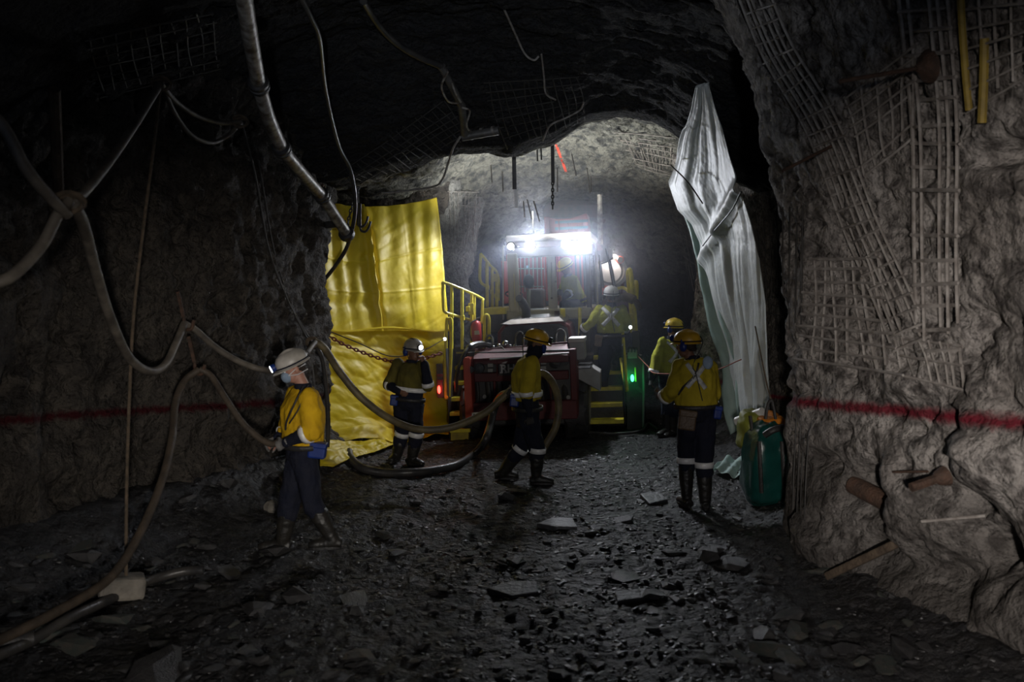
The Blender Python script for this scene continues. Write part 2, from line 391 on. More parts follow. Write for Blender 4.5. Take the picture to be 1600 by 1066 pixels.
def dent(px, py, r, k):
    d = on_plan(RIGHT, px); c = P(px, py, d); return (tuple(c), r, k)
DENTS = [dent(1362, 765, (.3, .3, .2), -.38), dent(1300, 720, (.3, .3, .1), -.16), dent(1535, 860, (.3, .3, .24), -.42), dent(1470, 900, (.3, .3, .2), -.25),
         dent(1500, 775, (.3, .3, .1), -.22), dent(1280, 830, (.3, .4, .3), .2), dent(1585, 240, (.3, .3, .09), -.3), dent(1415, 780, (.2, .2, .35), .16),
         dent(1430, 600, (.3, .25, .16), .12), dent(1550, 720, (.3, .35, .22), .16), dent(1390, 870, (.3, .3, .18), -.22), dent(1275, 690, (.3, .25, .12), .08)]
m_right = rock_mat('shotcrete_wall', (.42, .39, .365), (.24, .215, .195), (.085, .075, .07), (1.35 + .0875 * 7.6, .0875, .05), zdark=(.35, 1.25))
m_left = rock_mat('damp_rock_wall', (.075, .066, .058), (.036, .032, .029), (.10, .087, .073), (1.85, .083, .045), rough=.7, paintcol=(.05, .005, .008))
m_ceil = rock_mat('rock_roof', (.19, .187, .16), (.13, .128, .112), (.045, .046, .046), rough=.9, fine=30)
m_floor = rock_mat('wet_rubble_floor', (.019, .0185, .020), (.013, .0125, .014), (.032, .030, .030), rough=.5, fine=30, spec=.3)
m_back = rock_mat('dark_rock_face', (.06, .062, .07), (.04, .042, .05), (.02, .021, .025), rough=.8)
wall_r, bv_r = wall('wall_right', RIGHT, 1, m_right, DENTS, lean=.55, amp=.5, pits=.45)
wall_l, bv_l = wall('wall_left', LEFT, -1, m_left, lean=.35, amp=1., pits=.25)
# the pillar behind the tarpaulin is bare pale shotcrete, the right side beyond the corner dark rock: second materials by place
m_pillar = rock_mat('pale_shotcrete', (.33, .33, .31), (.26, .26, .25), (.17, .17, .165), rough=.85)
m_mid = rock_mat('brown_rock_wall', (.10, .09, .078), (.065, .06, .055), (.17, .15, .13), (1.1 + .0875 * 9, .0875, .03), rough=.8)
def mat_by_place(o, m, test):
    me = o.data; me.materials.append(m); n = len(me.polygons)
    c = np.empty(n * 3); me.polygons.foreach_get('center', c); c = c.reshape(-1, 3)
    idx = np.zeros(n, np.int32); me.polygons.foreach_get('material_index', idx)
    idx[test(c)] = len(me.materials) - 1; me.polygons.foreach_set('material_index', idx)
mat_by_place(wall_l, m_pillar, lambda c: c[:, 1] + .3 * np.sin(c[:, 2] * 3) > 14.9)
mat_by_place(wall_l, m_back, lambda c: c[:, 1] > 18.2)
mat_by_place(wall_r, m_mid, lambda c: (c[:, 1] > 8.15) & (c[:, 1] < 13.0))
mat_by_place(wall_r, m_back, lambda c: c[:, 1] > 15.4)

# roof: dips to a brow at about 11.8 m, then steps up into the lit back drive
xs = np.linspace(-5, 5, 230); ys = np.concatenate([np.linspace(-5, 7, 60)[:-1], np.linspace(7, 22, 380)])
X, Y = np.meshgrid(xs, ys)
def brow(x):
    return np.interp(x, [-5, -3, -2.06, -1.37, -.69, 0, .51, .94, 1.37, 1.8, 2.14, 2.6, 3.5, 5], [3.4, 3.5, 3.58, 3.80, 3.98, 4.0, 4.15, 4.40, 4.49, 4.41, 4.2, 3.85, 3.4, 3.2])
near = 4.95 - .075 * np.abs(X) ** 2.1 + .15 * np.sin(Y * .9)
backc = np.interp(X, [-5, -2.2, -1.2, -.5, .8, 2.2, 3.2, 5], [3.7, 3.75, 4.0, 4.45, 4.75, 4.6, 4.1, 3.2]); fall = np.interp(Y, [12, 15, 19, 21], [0, .12, .85, 1.6])
s1 = np.clip((Y - 9.0) / 2.7, 0, 1); s1 = s1 * s1 * (3 - 2 * s1)
s2 = np.clip((Y - 11.8 - .25 * np.sin(X * 2.3)) / .5, 0, 1); s2 = s2 * s2 * (3 - 2 * s2)
Zc = (near * (1 - s1) + brow(X) * s1) * (1 - s2) + (backc - fall) * s2
pc = np.stack([X, Y, Zc], -1).reshape(-1, 3)
damp = np.where((pc[:, 1] > 11.2) & (pc[:, 1] < 12.2), .45, 1)
dz = (.13 * fbm(pc * 1.1 + 9, 3) + np.where(pc[:, 1] > 11.9, .13, .06) * fbm(pc * np.array([1.4, 3.4, 2]), 3, ridged=True) + .045 * fbm(pc * np.array([2.2, 8, 4]), 2, ridged=True) + .045 * fbm(pc * 5, 3) + .02 * fbm(pc * 15, 2, ridged=True)) * damp
pc[:, 2] += dz
ceil_o, bv_c = fast_grid('ceiling', pc.reshape(*X.shape, 3), m_ceil); tag(ceil_o, None, None, kind='structure')
m_near = rock_mat('shaded_near_roof', (.032, .032, .034), (.024, .024, .026), (.042, .040, .038), rough=.9)  # shade on the roof before the brow, put into its colour
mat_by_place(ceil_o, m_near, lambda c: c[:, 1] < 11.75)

# far end of the drive
xs = np.linspace(-3, 6, 120); zs = np.linspace(-.3, 5.2, 80); X, Z = np.meshgrid(xs, zs)
pb = np.stack([X, np.full_like(X, 20.2), Z], -1).reshape(-1, 3)
pb[:, 1] += .5 * fbm(pb * .8, 3) + .15 * fbm(pb * 3, 3, ridged=True)
o, bv_b = fast_grid('wall_back', pb.reshape(*X.shape, 3), m_back); tag(o, None, None, kind='structure')

# floor
xs = np.linspace(-5, 5, 330); ys = np.concatenate([np.linspace(-5, 3.5, 40)[:-1], np.linspace(3.5, 21, 520)])
X, Y = np.meshgrid(xs, ys)
def floor_z(x, y):
    p = np.stack([x, y, np.zeros_like(x)], -1).reshape(-1, 3)
    z = .045 * fbm(p * .8 + 5, 2) + .035 * fbm(p * 2.6, 3) + .022 * fbm(p * 8, 2, ridged=True)
    z = z.reshape(x.shape)
    l = x - plan_x(LEFT, y); r = plan_x(RIGHT, y) - x
    z = z + np.where(y < 11.5, .42 * np.exp(-(np.clip(l, 0, 9) / .55) ** 2), 0) + .22 * np.exp(-(np.clip(r, 0, 9) / .35) ** 2)
    z = z + .16 * np.exp(-((x + 2.1) ** 2 / .25 + (y - 12.2) ** 2 / .2))                    # mud heap under the tarpaulin's foot
    return z
Zf = floor_z(X, Y)
pf = np.stack([X, Y, Zf], -1).reshape(-1, 3)
floor_o, bv_f = fast_grid('floor', pf.reshape(*X.shape, 3), m_floor); tag(floor_o, None, None, kind='structure')
def fz(x, y): return float(floor_z(np.array([float(x)]), np.array([float(y)]))[0])
def G(px, py):                               # the floor point seen at a pixel
    h = bv_f.ray_cast(Vector((0, 0, EYE)), P(px, py, 1) - Vector((0, 0, EYE))); return h[0] if h[0] else P(px, py, 6)
def S(px, py, off=.03):                      # the rock point seen at a pixel, lifted off the face
    e = Vector((0, 0, EYE)); d = (P(px, py, 1) - e).normalized(); best = None
    for b in (bv_r, bv_l, bv_c, bv_b, bv_f):
        h = b.ray_cast(e, d)
        if h[0] is not None and (best is None or h[3] < best): best = h[3]
    return e + d * ((best or 8) - off)

# rubble: loose stones as parts of the floor (the ones that show largest), gravel as one mass
def stone_mesh(k, flat):
    rng = np.random.default_rng(k); bm = bmesh.new()
    pts = rng.normal(size=(14, 3)); pts /= np.linalg.norm(pts, axis=1)[:, None]; pts *= rng.uniform(.75, 1, (14, 1)); pts[:, 2] *= flat
    for p in pts: bm.verts.new(p)
    bmesh.ops.convex_hull(bm, input=bm.verts)
    loose = [v for v in bm.verts if not v.link_faces]
    if loose: bmesh.ops.delete(bm, geom=loose, context='VERTS')
    me = bpy.data.meshes.new('rock'); bm.to_mesh(me); bm.free(); return me
m_stone = mat('grey_slate_rock', (.045, .043, .044), .34, 0, (.02, .0195, .02), 3, .5, 25)
m_stoned = mat('dark_slate_slab', (.022, .0215, .022), .55, 0, (.014, .0135, .014), 6, .6, 20)
m_stoneb = mat('brown_grey_rock', (.07, .06, .05), .7, 0, (.035, .045, .04), 3, .5, 25)
stones = [stone_mesh(k, [.28, .4, .55][k % 3]) for k in range(10)]
for k, me in enumerate(stones): me.materials.append(m_stoneb if k % 4 == 3 else m_stone)
PLACED = []
def put_rock(x, y, r, sink=.3, me=None):
    o = bpy.data.objects.new('rock', me or random.choice(stones)); C.objects.link(o); o.parent = floor_o
    a, b = random.uniform(.7, 1.3), random.uniform(.7, 1.2)
    o.location = (x, y, fz(x, y) + r * .12); o.scale = (r * a, r * b, r * random.uniform(.6, 1))
    o.rotation_euler = (random.uniform(-.2, .2), random.uniform(-.2, .2), random.uniform(0, 6.3)); W[o.name] = Matrix.Identity(4)
    PLACED.append((x, y, r)); return o
cnt = 0
while cnt < 290:
    px = random.uniform(0, 1600); py = random.choice([random.uniform(700, 1066), random.uniform(850, 1066)])
    g = G(px, py)
    if g.z > 1 or g.y > 12.5 or g.y < 4.4: continue
    if g.x < plan_x(LEFT, g.y) + .15 or g.x > plan_x(RIGHT, g.y) - .1: continue
    dense = random.random() < (.5 if px < 330 or px > 1180 else .35)
    r = random.uniform(.03, .08) if random.random() < .8 else random.uniform(.08, .17)
    if px < 330 and py > 850: r *= 1.35
    put_rock(g.x, g.y, r); cnt += 1
# fine gravel
base = [np.array([v.co[:] for v in m.vertices]) for m in stones[:6]]; faces = [[tuple(p.vertices) for p in m.polygons] for m in stones[:6]]
V, F, off = [], [], 0
N_ = 9000
gx = RNG.uniform(-4.2, 3.2, N_ * 2); gy = 4.4 + (RNG.random(N_ * 2) ** 1.5) * 10.5
ok = (gx > plan_x(LEFT, gy) + .1) & (gx < plan_x(RIGHT, gy) - .05) & (np.abs(gx) < gy * .62)
gx, gy = gx[ok][:N_], gy[ok][:N_]; gz = floor_z(gx, gy)
for x, y, z in zip(gx, gy, gz):
    k = random.randrange(6); r = random.uniform(.008, .032); q = random.uniform(0, 6.3); c, s = math.cos(q), math.sin(q)
    b = base[k] * np.array([r * random.uniform(.7, 1.5), r, r * .8]); b = np.stack([b[:, 0] * c - b[:, 1] * s, b[:, 0] * s + b[:, 1] * c, b[:, 2]], 1)
    V.append(b + np.array([x, y, z + r * .1])); F += [tuple(i + off for i in f) for f in faces[k]]; off += len(b)
me = bpy.data.meshes.new('gravel'); me.from_pydata(np.concatenate(V).tolist(), [], F); me.update(); me.materials.append(m_stone)
o = bpy.data.objects.new('gravel', me); C.objects.link(o); o.parent = floor_o; W[o.name] = Matrix.Identity(4); tag(o, None, None, kind='stuff')

# distinct slabs lying on the floor
def slab(name, poly, th, m, label, cat='rock'):
    pts = [G(*p) for p in poly]; zc = sum(p.z for p in pts) / len(pts)
    mb = MB(); mb.prism([(p.x, p.y, zc - .02) for p in pts], (0, 0, th + .02))
    return tag(mb.build(name, m, smooth=False, bevel=.012), label, cat)
slab('stone_slab', [(838, 824), (862, 813), (895, 816), (903, 828), (868, 829)], .035, M['slab'], 'pale grey flat rock slab lying alone mid floor behind the small dark stone')
slab('stone_slab', [(760, 925), (800, 913), (838, 914), (842, 932), (800, 936)], .03, m_stoned, 'broad dark flat slab half sunk in the middle foreground floor')
slab('stone_slab', [(960, 930), (1010, 921), (1018, 938), (965, 946)], .025, m_stoned, 'flat dark slab right of the broad sunken slab in the foreground')
slab('stone_slab', [(1000, 778), (1030, 774), (1044, 786), (1015, 791)], .04, M['slab'], 'flat grey slab beside the boots of the worker with a hip case')
mb = MB(); c = G(188, 935)
mb.box((-.16, -.1, 0), (.16, .1, .17), Matrix.Rotation(.5, 3, 'Z') @ Matrix.Rotation(.12, 3, 'Y'), c)
tag(mb.build('stone_block', M['pale'], smooth=False, bevel=.03), 'pale angular block of stone beside the hanging rope at the left wall', 'rock')
mb = MB(); c = G(425, 800); mb.ball(c + Vector((0, 0, .05)), (.09, .07, .07), nu=7, nv=5)
tag(mb.build('stone_lump', M['pale'], smooth=False), 'small pale lump of rock behind the legs of the white helmeted man', 'rock')
# ------------------------------------------------------------------ the loader (a mine loader facing the camera)
MLD = Matrix.Translation((.11, 13.0, 0)) @ Matrix.Rotation(R(-8), 4, 'Z') @ Matrix.Rotation(R(-2.5), 4, 'Y')
MLI = MLD.inverted()
def L(px, py, d): return MLI @ P(px, py, d)
loader = empty('mine_loader', MLD, 'big red mine loader with yellow stairs and lit work lamps', 'loader')
def lb(name, x0, y0, x1, y1, d, dep, m, parent=None, bevel=.012, add=None):
    a, b = L(x0, y0, d), L(x1, y1, d); lo = (min(a.x, b.x), (a.y + b.y) / 2, min(a.z, b.z)); hi = (max(a.x, b.x), (a.y + b.y) / 2 + dep, max(a.z, b.z))
    mb = MB(MLD).box(lo, hi)
    return mb.build(name, m, parent or loader, smooth=False, bevel=bevel)
def lt(name, pts, r, m, parent=None, n=8, sp=0):
    q = [L(*p) for p in pts]
    if sp: q = spline(q, sp)
    return MB(MLD).tube(q, r, n).build(name, m, parent or loader)
def ldisc(name, px, py, d, r, dep, m, parent=None, prof=None, n=16, axis=(0, -1, 0)):
    c = L(px, py, d)
    return MB(MLD).lathe(prof or [(r * .7, -dep), (r, -dep * .6), (r, 0), (r * .93, .004)], c, axis, n).build(name, m, parent or loader)

# engine end: red frame around a dark grille
lb('grille_back', 728, 552, 898, 645, 13.18, .05, M['dark'])
lb('frame_post', 723, 560, 739, 655, 13.0, .5, M['orange'])
lb('frame_post', 889, 546, 903, 642, 13.0, .5, M['red'])
lb('frame_beam', 739, 560, 889, 565, 13.0, .3, M['red'])
lb('frame_beam', 739, 585, 889, 592, 13.02, .3, M['red'])
lb('bumper', 732, 632, 903, 653, 12.97, .5, M['red'])
for x in (775, 842): lb('frame_divider', x, 562, x + 3, 588, 13.03, .2, M['red'])
for x in (770, 812, 858): lb('frame_divider', x, 592, x + 6, 634, 13.1, .12, M['red'])
lb('engine_block', 728, 600, 900, 662, 13.45, 1.6, M['black'], bevel=.03)
# sloping red lid on top
a, b, c, d_ = L(739, 561, 12.98), L(890, 553, 12.98), L(886, 536, 13.45), L(742, 547, 13.45)
MB(MLD).prism([a, b, c, d_], (0, .03, -.05)).build('lid', M['red'], loader, smooth=False, bevel=.01)
lt('lid_edge', [(742, 547, 13.44), (812, 542, 13.44), (886, 535, 13.44)], .014, M['red'])
lt('hand_bar', [(765, 562, 12.95), (889, 552, 12.95)], .013, M['grey'])
# headlights and vents
for x, y, r in ((748, 576, .075), (735, 578, .05), (867, 568, .08), (883, 566, .05)):
    h = ldisc('headlight', x, y, 13.0, r, .12, M['black'])
    ldisc('lens', x, y, 12.985, r * .78, .02, M['lens'], h)
    ldisc('reflector', x, y, 13.03, r * .7, .01, M['steel'], h)
for x, y in ((766, 571), (766, 579), (849, 567), (849, 575)): lb('vent_slot', x - 4.5, y - 2.5, x + 4.5, y + 2.5, 13.0, .05, M['grey'], bevel=.004)
for k in range(9):
    x = 745 + 17 * k; lt('engine_pipe', [(x, 598, 13.15), (x + 2, 615, 13.1), (x + 1, 634, 13.16)], .03 + .012 * (k % 3), M['dark'] if k % 2 else M['black'])
for x, y in ((757, 620), (888, 621), (798, 604)): ldisc('gauge', x, y, 13.06, .03, .03, M['grey'])
for x0, y0 in ((737, 645), (883, 636)):
    p = lb('reflector_plate', x0, y0, x0 + 11, y0 + 5.5, 12.95, .012, M['tape'], bevel=0)
    for k in (2.5, 6.5): lb('plate_mark', x0 + k, y0 + 2, x0 + k + 2.4, y0 + 3.6, 12.945, .004, M['dark'], p, bevel=0)
# letters on the grille
lp = lb('letter_panel', 778, 566, 842, 585, 13.02, .03, M['black'], bevel=.004)
fc = bpy.data.curves.new('lettering', 'FONT'); fc.body = 'RH'; fc.size = .165; fc.extrude = .006; fc.offset = .004
fo = bpy.data.objects.new('tmp', fc); C.objects.link(fo); q = L(782, 582.5, 12.985)
me = bpy.data.meshes.new_from_object(fo.evaluated_get(bpy.context.evaluated_depsgraph_get())); bpy.data.objects.remove(fo)
me.transform(MLD @ Matrix.Translation(q) @ Matrix.Rotation(R(90), 4, 'X')); put('lettering', me, M['letters'], lp)
for x0, x1, y in ((781, 786, 582.5), (788, 792, 582.5), (781, 787, 570.5)): lb('letter_serif', x0, y - .8, x1, y + .8, 12.985, .012, M['letters'], lp, bevel=0)
MB(MLD).prism([L(783, 568, 12.985), L(789, 565.5, 12.985), L(793, 565, 12.985), L(790, 568, 12.985)], (0, .012, 0)).build('crest_mark', M['letters'], lp, smooth=False)
# chrome domes, handle loops and hose stubs on top
for x, y, r in ((790, 538, .058), (780, 541, .036), (797, 542, .036), (805, 541, .034), (771, 543, .028)):
    c = L(x, y, 13.5); MB(MLD).ball(c, (r, r, r * 1.05)).build('chrome_dome', M['steel'], loader)
for x, y0, y1, s in ((765, 524, 548, 5), (812, 519, 544, 6), (876, 515, 540, 7)):
    lt('handle_loop', [(x - s, y1, 13.5), (x - s, y0 + 6, 13.5), (x, y0, 13.5), (x + s, y0 + 6, 13.5), (x + s, y1, 13.5)], .017, M['steel'], sp=4)
lt('intake_hose', [(713, 612, 13.1), (714, 585, 12.98), (722, 560, 12.95), (733, 543, 13.1), (750, 538, 13.4), (765, 541, 13.6)], [.028] * 24 + [.05] * 17, M['hoseb'], sp=8)
lt('cable', [(783, 541, 13.45), (795, 551, 13.3), (812, 550, 13.25), (824, 547, 13.4)], .008, M['grey'], sp=5)
# hood behind it: red shoulders, dark screen, bright steel top edge
hd = MB(MLD)
fr = [L(777, 545, 13.9), L(777, 520, 13.9), L(786, 507, 13.9), L(800, 503, 13.9), L(875, 499, 13.9), L(890, 508, 13.9), L(897, 540, 13.9)]
hd.prism(fr, (0, .9, 0)).build('hood', M['red'], loader, smooth=False, bevel=.04)
MB(MLD).prism([L(782, 544, 13.87), L(783, 521, 13.87), L(790, 510, 13.87), L(874, 506, 13.87), L(886, 512, 13.87), L(891, 540, 13.87)], (0, .05, 0)).build('hood_screen', M['black'], loader, smooth=False, bevel=.01)
MB(MLD).prism([L(780, 507, 13.84), L(797, 499, 13.84), L(874, 494, 13.84), L(884, 503, 13.84), L(874, 503, 13.84), L(797, 508, 13.84)], (0, 1.0, .02)).build('hood_top', M['steel'], loader, smooth=False, bevel=.01)
lt('exhaust_stack', [(822, 500, 14.2), (822, 485, 14.2), (816, 472, 14.15), (811, 466, 14.05)], [.07] * 9 + [.062] * 4, M['black'], sp=4, n=12)
lb('marker_block', 866, 486, 874, 494, 14.3, .1, M['rust'], bevel=.006)
lb('marker_block', 875, 483, 883, 495, 14.3, .1, M['safety'], bevel=.006)

# cab
D = 15.0
lb('cab_sill', 789, 486, 925, 497, D - .06, 2.0, M['cream'], bevel=.03)
lb('cab_base', 786, 496, 925, 560, D + .05, 2.0, M['dark'], bevel=.03)
lb('cab_pillar', 791, 396, 812, 488, D, .16, M['cream'], bevel=.03)
lb('cab_pillar', 853, 393, 871, 488, D - .02, .12, M['lgrey'], bevel=.015)
lb('cab_pillar', 913, 391, 925, 486, D, .16, M['dark'], bevel=.02)
wt = lt('wiper', [(861.5, 410, D - .04), (862.5, 465, D - .04)], .009, M['grey'])
ldisc('wiper_pivot', 862, 466, D - .035, .018, .03, M['dark'], wt)
ldisc('bolt', 868, 440, D - .03, .02, .02, M['grey'])
lb('cab_roof', 788, 368, 925, 374, D - .3, 2.3, M['lgrey'], bevel=.03)
lb('cab_header', 790, 388, 926, 398, D - .05, .2, M['lgrey'], bevel=.02)
lb('lamp_bracket', 889, 374, 924, 394, D - .05, .05, M['lgrey'], bevel=.01)
lb('rear_post', 796, 398, 803, 488, D + 1.9, .12, M['dark'])
lb('rear_post', 910, 396, 918, 486, D + 1.9, .12, M['dark'])
for nm, x0, y0, x1, y1 in (('front_window', 812, 398, 853, 486), ('front_window', 871, 396, 914, 485)):
    f_ = lb('window_frame', x0, y0, x0 + 3.5, y1, D - .01, .06, M['black'], bevel=.006)
    lb('window_seal', x1 - 3.5, y0, x1, y1, D - .01, .06, M['black'], f_, bevel=.006)
    lb('pane', x0 + 3, y0, x1 - 3, y1, D + .02, .008, M['glass'], f_, bevel=0)
for k, (px, py, d, e) in enumerate(CABL):
    lh = ldisc('work_lamp', px, py, d + .03, .075, .11, M['black'], prof=[(.03, -.12), (.075, -.07), (.08, 0), (.074, .006)])
    ldisc('lamp_lens', px, py, d + .02, .066 if e > 100 else .05, .012, M['hotlamp' if e > 100 else 'warmlamp'], lh)
for px, py, d in ((826, 373, 14.55), (886, 373, 14.55)):  # housings added to go with the uplights for the back roof
    lh = ldisc('added_roof_lamp', px, py, d, .05, .08, M['black'], axis=(0, -.3, 1)); ldisc('lamp_lens', px, py - 1, d, .042, .01, M['headlit'], lh, axis=(0, -.3, 1))
lt('roof_tube', [(786, 500, 14.95), (786, 395, 14.95), (788, 386, 14.95), (795, 382, 14.95)], .016, M['lgrey'], sp=4)
lt('roof_tube', [(923, 376, 14.9), (930, 381, 14.9), (932, 400, 14.9), (934, 480, 14.9)], .018, M['lgrey'], sp=4)
# inside the cab
seat = lb('seat', 822, 452, 850, 486, 16.0, .45, M['leather'], bevel=.05)
MB(MLD).ball(L(826, 440, 15.9), (.10, .06, .13)).build('headrest', M['black'], seat)
lt('seat_post', [(826, 452, 15.95), (826, 486, 15.95)], .035, M['cream'], seat)
wl = [L(803 + 13 * math.cos(q), 460 + 5 * math.sin(q), 15.35) + Vector((0, .18 * math.sin(q), 0)) for q in np.linspace(0, 2 * math.pi, 20)]
MB(MLD).tube(wl, .014, 6, cap=False).build('steering_wheel', M['black'], loader)
lt('steering_column', [(803, 460, 15.35), (812, 486, 15.3)], .02, M['black'])
lb('rear_guard_panel', 790, 398, 860, 470, 17.2, .05, M['orange'], bevel=.01)
lb('rear_guard_panel', 868, 396, 915, 480, 17.2, .05, M['orange'], bevel=.01)
lb('data_plate', 822, 415, 827, 421, 17.15, .02, M['white'], bevel=0)
for k in range(6): lt('guard_bar', [(813 + 6.5 * k, 396, 16.9), (814 + 6.5 * k, 456, 16.9)], .012, M['cream'], n=6)
for y in (420, 448): lt('guard_bar', [(810, y, 16.9), (850, y, 16.9)], .012, M['cream'], n=6)
for x in (899, 906): lt('guard_bar', [(x, 398, 16.8), (x + 2, 452, 16.8)], .014, M['dark'], n=6)
lb('side_panel', 783, 408, 790, 475, 15.8, .5, M['orange'], bevel=.01)
lb('edge_strip', 802.5, 428, 805, 480, D - .03, .03, M['safety'], bevel=.004)

# right-hand guard: black bars, white board, drum, rear lamp
for a, b in (((937, 398, 15.2), (940, 470, 15.2)), ((928, 398, 15.1), (930, 472, 15.1)), ((947, 388, 15.3), (960, 455, 15.3)), ((950, 390, 15.4), (963, 455, 15.4)), ((938, 413, 15.2), (943, 450, 15.2))):
    lt('guard_bar', [a, b], .018, M['black'])
MB(MLD).prism([L(933, 393, 15.35), L(957, 387, 15.35), L(958, 403, 15.35), L(946, 410, 15.35), L(934, 409, 15.35)], (0, .02, 0)).build('white_board', M['white'], loader, smooth=False, bevel=.004)
lt('board_arm', [(936, 413, 15.3), (950, 409, 15.3), (958, 403, 15.3)], .014, M['black'], sp=3)
dr = MB(MLD).lathe([(.10, -.5), (.26, -.42), (.27, 0), (.31, .02), (.31, .06), (.25, .08), (.2, .03)], L(953, 424, 16.1), (.15, -1, .05), 24).build('drum', M['grey'], loader)
MB(MLD).lathe([(.20, 0), (.20, .02), (.02, .04)], L(953, 424, 16.03), (.15, -1, .05), 24).build('drum_face', M['white'], dr)
lb('rear_bracket', 940, 447, 958, 462, 16.0, .3, M['orange'])
h = ldisc('rear_lamp', 969, 406, 16.0, .07, .1, M['orange'], axis=(.3, -1, 0))
ldisc('lamp_lens', 969, 406, 15.97, .055, .02, M['steel'], h, axis=(.3, -1, 0))
lt('lamp_stalk', [(969, 408, 16.05), (972, 430, 16.1), (973, 460, 16.1)], .03, M['red'], sp=3)
lb('rear_body', 940, 450, 985, 520, 16.3, .6, M['red'], bevel=.03)

# red crate-like hopper, drum and mast behind the cab
hp = MB(MLD).prism([L(850, 338, 16.8), L(868, 342, 16.8), L(892, 341, 16.8), L(917, 333, 16.8), L(921, 368, 16.8), L(851, 368, 16.8)], (0, .9, 0)).build('hopper', M['hred'], loader, smooth=False, bevel=.02)
for y in (346, 356): lb('hopper_seam', 851.5, y, 919, y + 1.2, 16.77, .03, M['dark'], hp, bevel=0)
for x in (857, 872, 886, 900, 910): lb('hopper_rib', x, 344, x + 2.5, 367, 16.77, .04, M['hred'], hp, bevel=.004)
MB(MLD).prism([L(918, 366, 16.6), L(928, 369, 16.6), L(944, 392, 16.6), L(932, 394, 16.6)], (0, .12, 0)).build('hopper_brace', M['red'], loader, smooth=False, bevel=.01)
lt('mast', [(937, 304, 15.9), (938, 382, 15.9)], .045, M['galv'], n=12)
lt('aerial', [(832, 330, 15.3), (833, 368, 15.3)], .014, M['lgrey'])

# left stairs and rails
st = loader
for k, (y, x0, x1) in enumerate(((548, 712, 728), (573, 709, 729), (597, 706, 731), (622, 703, 731), (645, 702, 730), (671, 702, 735))):
    d = 13.35 + .18 * (5 - k)
    t_ = lb('stair_tread', x0, y, x1, y + 4.5, d, .22, M['safety'], bevel=.006)
lb('stair_stringer', 696, 545, 703, 690, 13.5, .7, M['dark'])
lb('stair_back', 700, 548, 735, 640, 14.35, .05, M['dark'])
lb('stair_foot', 703, 674, 733, 696, 13.38, .3, M['yvest'], bevel=.01)
fr_ = lt('hand_rail', [(700, 620, 13.5), (696, 618, 13.5), (696.5, 560, 13.6), (698, 504, 13.7), (701, 499, 13.7), (705, 504, 13.7), (704, 560, 13.7), (701, 620, 13.6)], .026, M['safety'], sp=5)
gp = lt('gate_rail', [(697, 489, 13.8), (693, 482, 13.8), (692, 448, 13.8), (695, 442, 13.8), (722, 452, 14.0), (752, 466, 14.3), (754, 472, 14.3), (753, 500, 14.3), (751, 504, 14.3), (738, 501, 14.2), (697, 489, 13.8)], .024, M['safety'], sp=5)
for x, y0, y1, d in ((706, 447, 545, 13.9), (722, 453, 546, 14.0), (737, 460, 540, 14.15), (741, 461, 500, 14.2)):
    lt('gate_post', [(x, y0, d), (x, y1, d)], .024, M['safety'], gp)
for x, y, d in ((705, 494, 13.87), (722, 497, 13.97), (731, 483, 14.05)): lb('gate_clamp', x - 3.5, y - 4, x + 3.5, y + 4, d, .06, M['safety'], gp)
lb('latch_plate', 731, 474, 741, 492, 14.08, .04, M['safety'], gp)
lt('hand_rail', [(757, 545, 14.0), (757, 500, 14.0), (759, 493, 14.0), (762, 493, 14.0), (764, 500, 14.0), (764, 530, 14.0)], .026, M['safety'], sp=4)
lb('platform', 702, 543, 770, 548, 14.1, .8, M['dark'])
lb('platform', 754, 482, 790, 491, 14.9, .8, M['safety'], bevel=.01)
lb('platform_base', 757, 492, 790, 520, 15.0, .6, M['dark'])
ur = lt('upper_rail', [(758, 447, 15.3), (750, 437, 15.2), (751, 402, 15.2), (753, 399, 15.2), (765, 414, 15.5), (778, 430, 15.9), (779, 470, 15.9)], .026, M['safety'], sp=5)
for x, y0, y1, d in ((761, 410, 480, 15.35), (769, 420, 480, 15.6), (776, 428, 480, 15.8)): lt('rail_post', [(x, y0, d), (x, y1, d)], .03, M['safety'], ur)
for x, y, d in ((761, 449, 15.3), (768, 456, 15.55), (775, 462, 15.75)): lb('rail_clamp', x - 3, y - 3, x + 3, y + 4, d, .08, M['safety'], ur)
lb('kick_panel', 766, 428, 778, 440, 15.6, .02, M['safety'], ur)
ex = ldisc('extinguisher', 745, 533, 14.15, .1, .3, M['ext'], prof=[(.075, 0), (.082, .02), (.082, .26), (.06, .31), (.025, .33)], axis=(0, 0, 1))
lb('extinguisher_label', 741, 517, 749, 523, 14.06, .01, M['lgrey'], ex, bevel=0)
lt('extinguisher_valve', [(745, 502, 14.15), (745, 498, 14.15), (750, 497, 14.15)], .018, M['dark'], ex)
lt('extinguisher_hose', [(744, 500, 14.1), (736, 505, 14.05), (734, 520, 14.05), (737, 533, 14.08)], .012, M['black'], ex, sp=5)
wl_ = ldisc('marker_lamp', 695, 530, 13.5, .028, .05, M['black']); ldisc('lamp_lens', 695, 530, 13.49, .024, .01, M['headlit'], wl_)
rl = lb('lamp_bracket', 681, 569, 693, 622, 13.45, .06, M['dark'])
lb('bracket_rung', 682, 585, 692, 588, 13.42, .03, M['red'], rl, bevel=0); lb('bracket_rung', 683, 594, 692, 597, 13.42, .03, M['red'], rl, bevel=0)
MB(MLD).ball(L(686, 609, 13.4), (.024, .02, .06), nu=10, nv=8).build('red_marker_lens', M['redlit'], rl)
pr = P(686, 609, 13.3); lamp('red_marker_lamp', 'POINT', pr, .5, (1, .04, .02), size=.03)

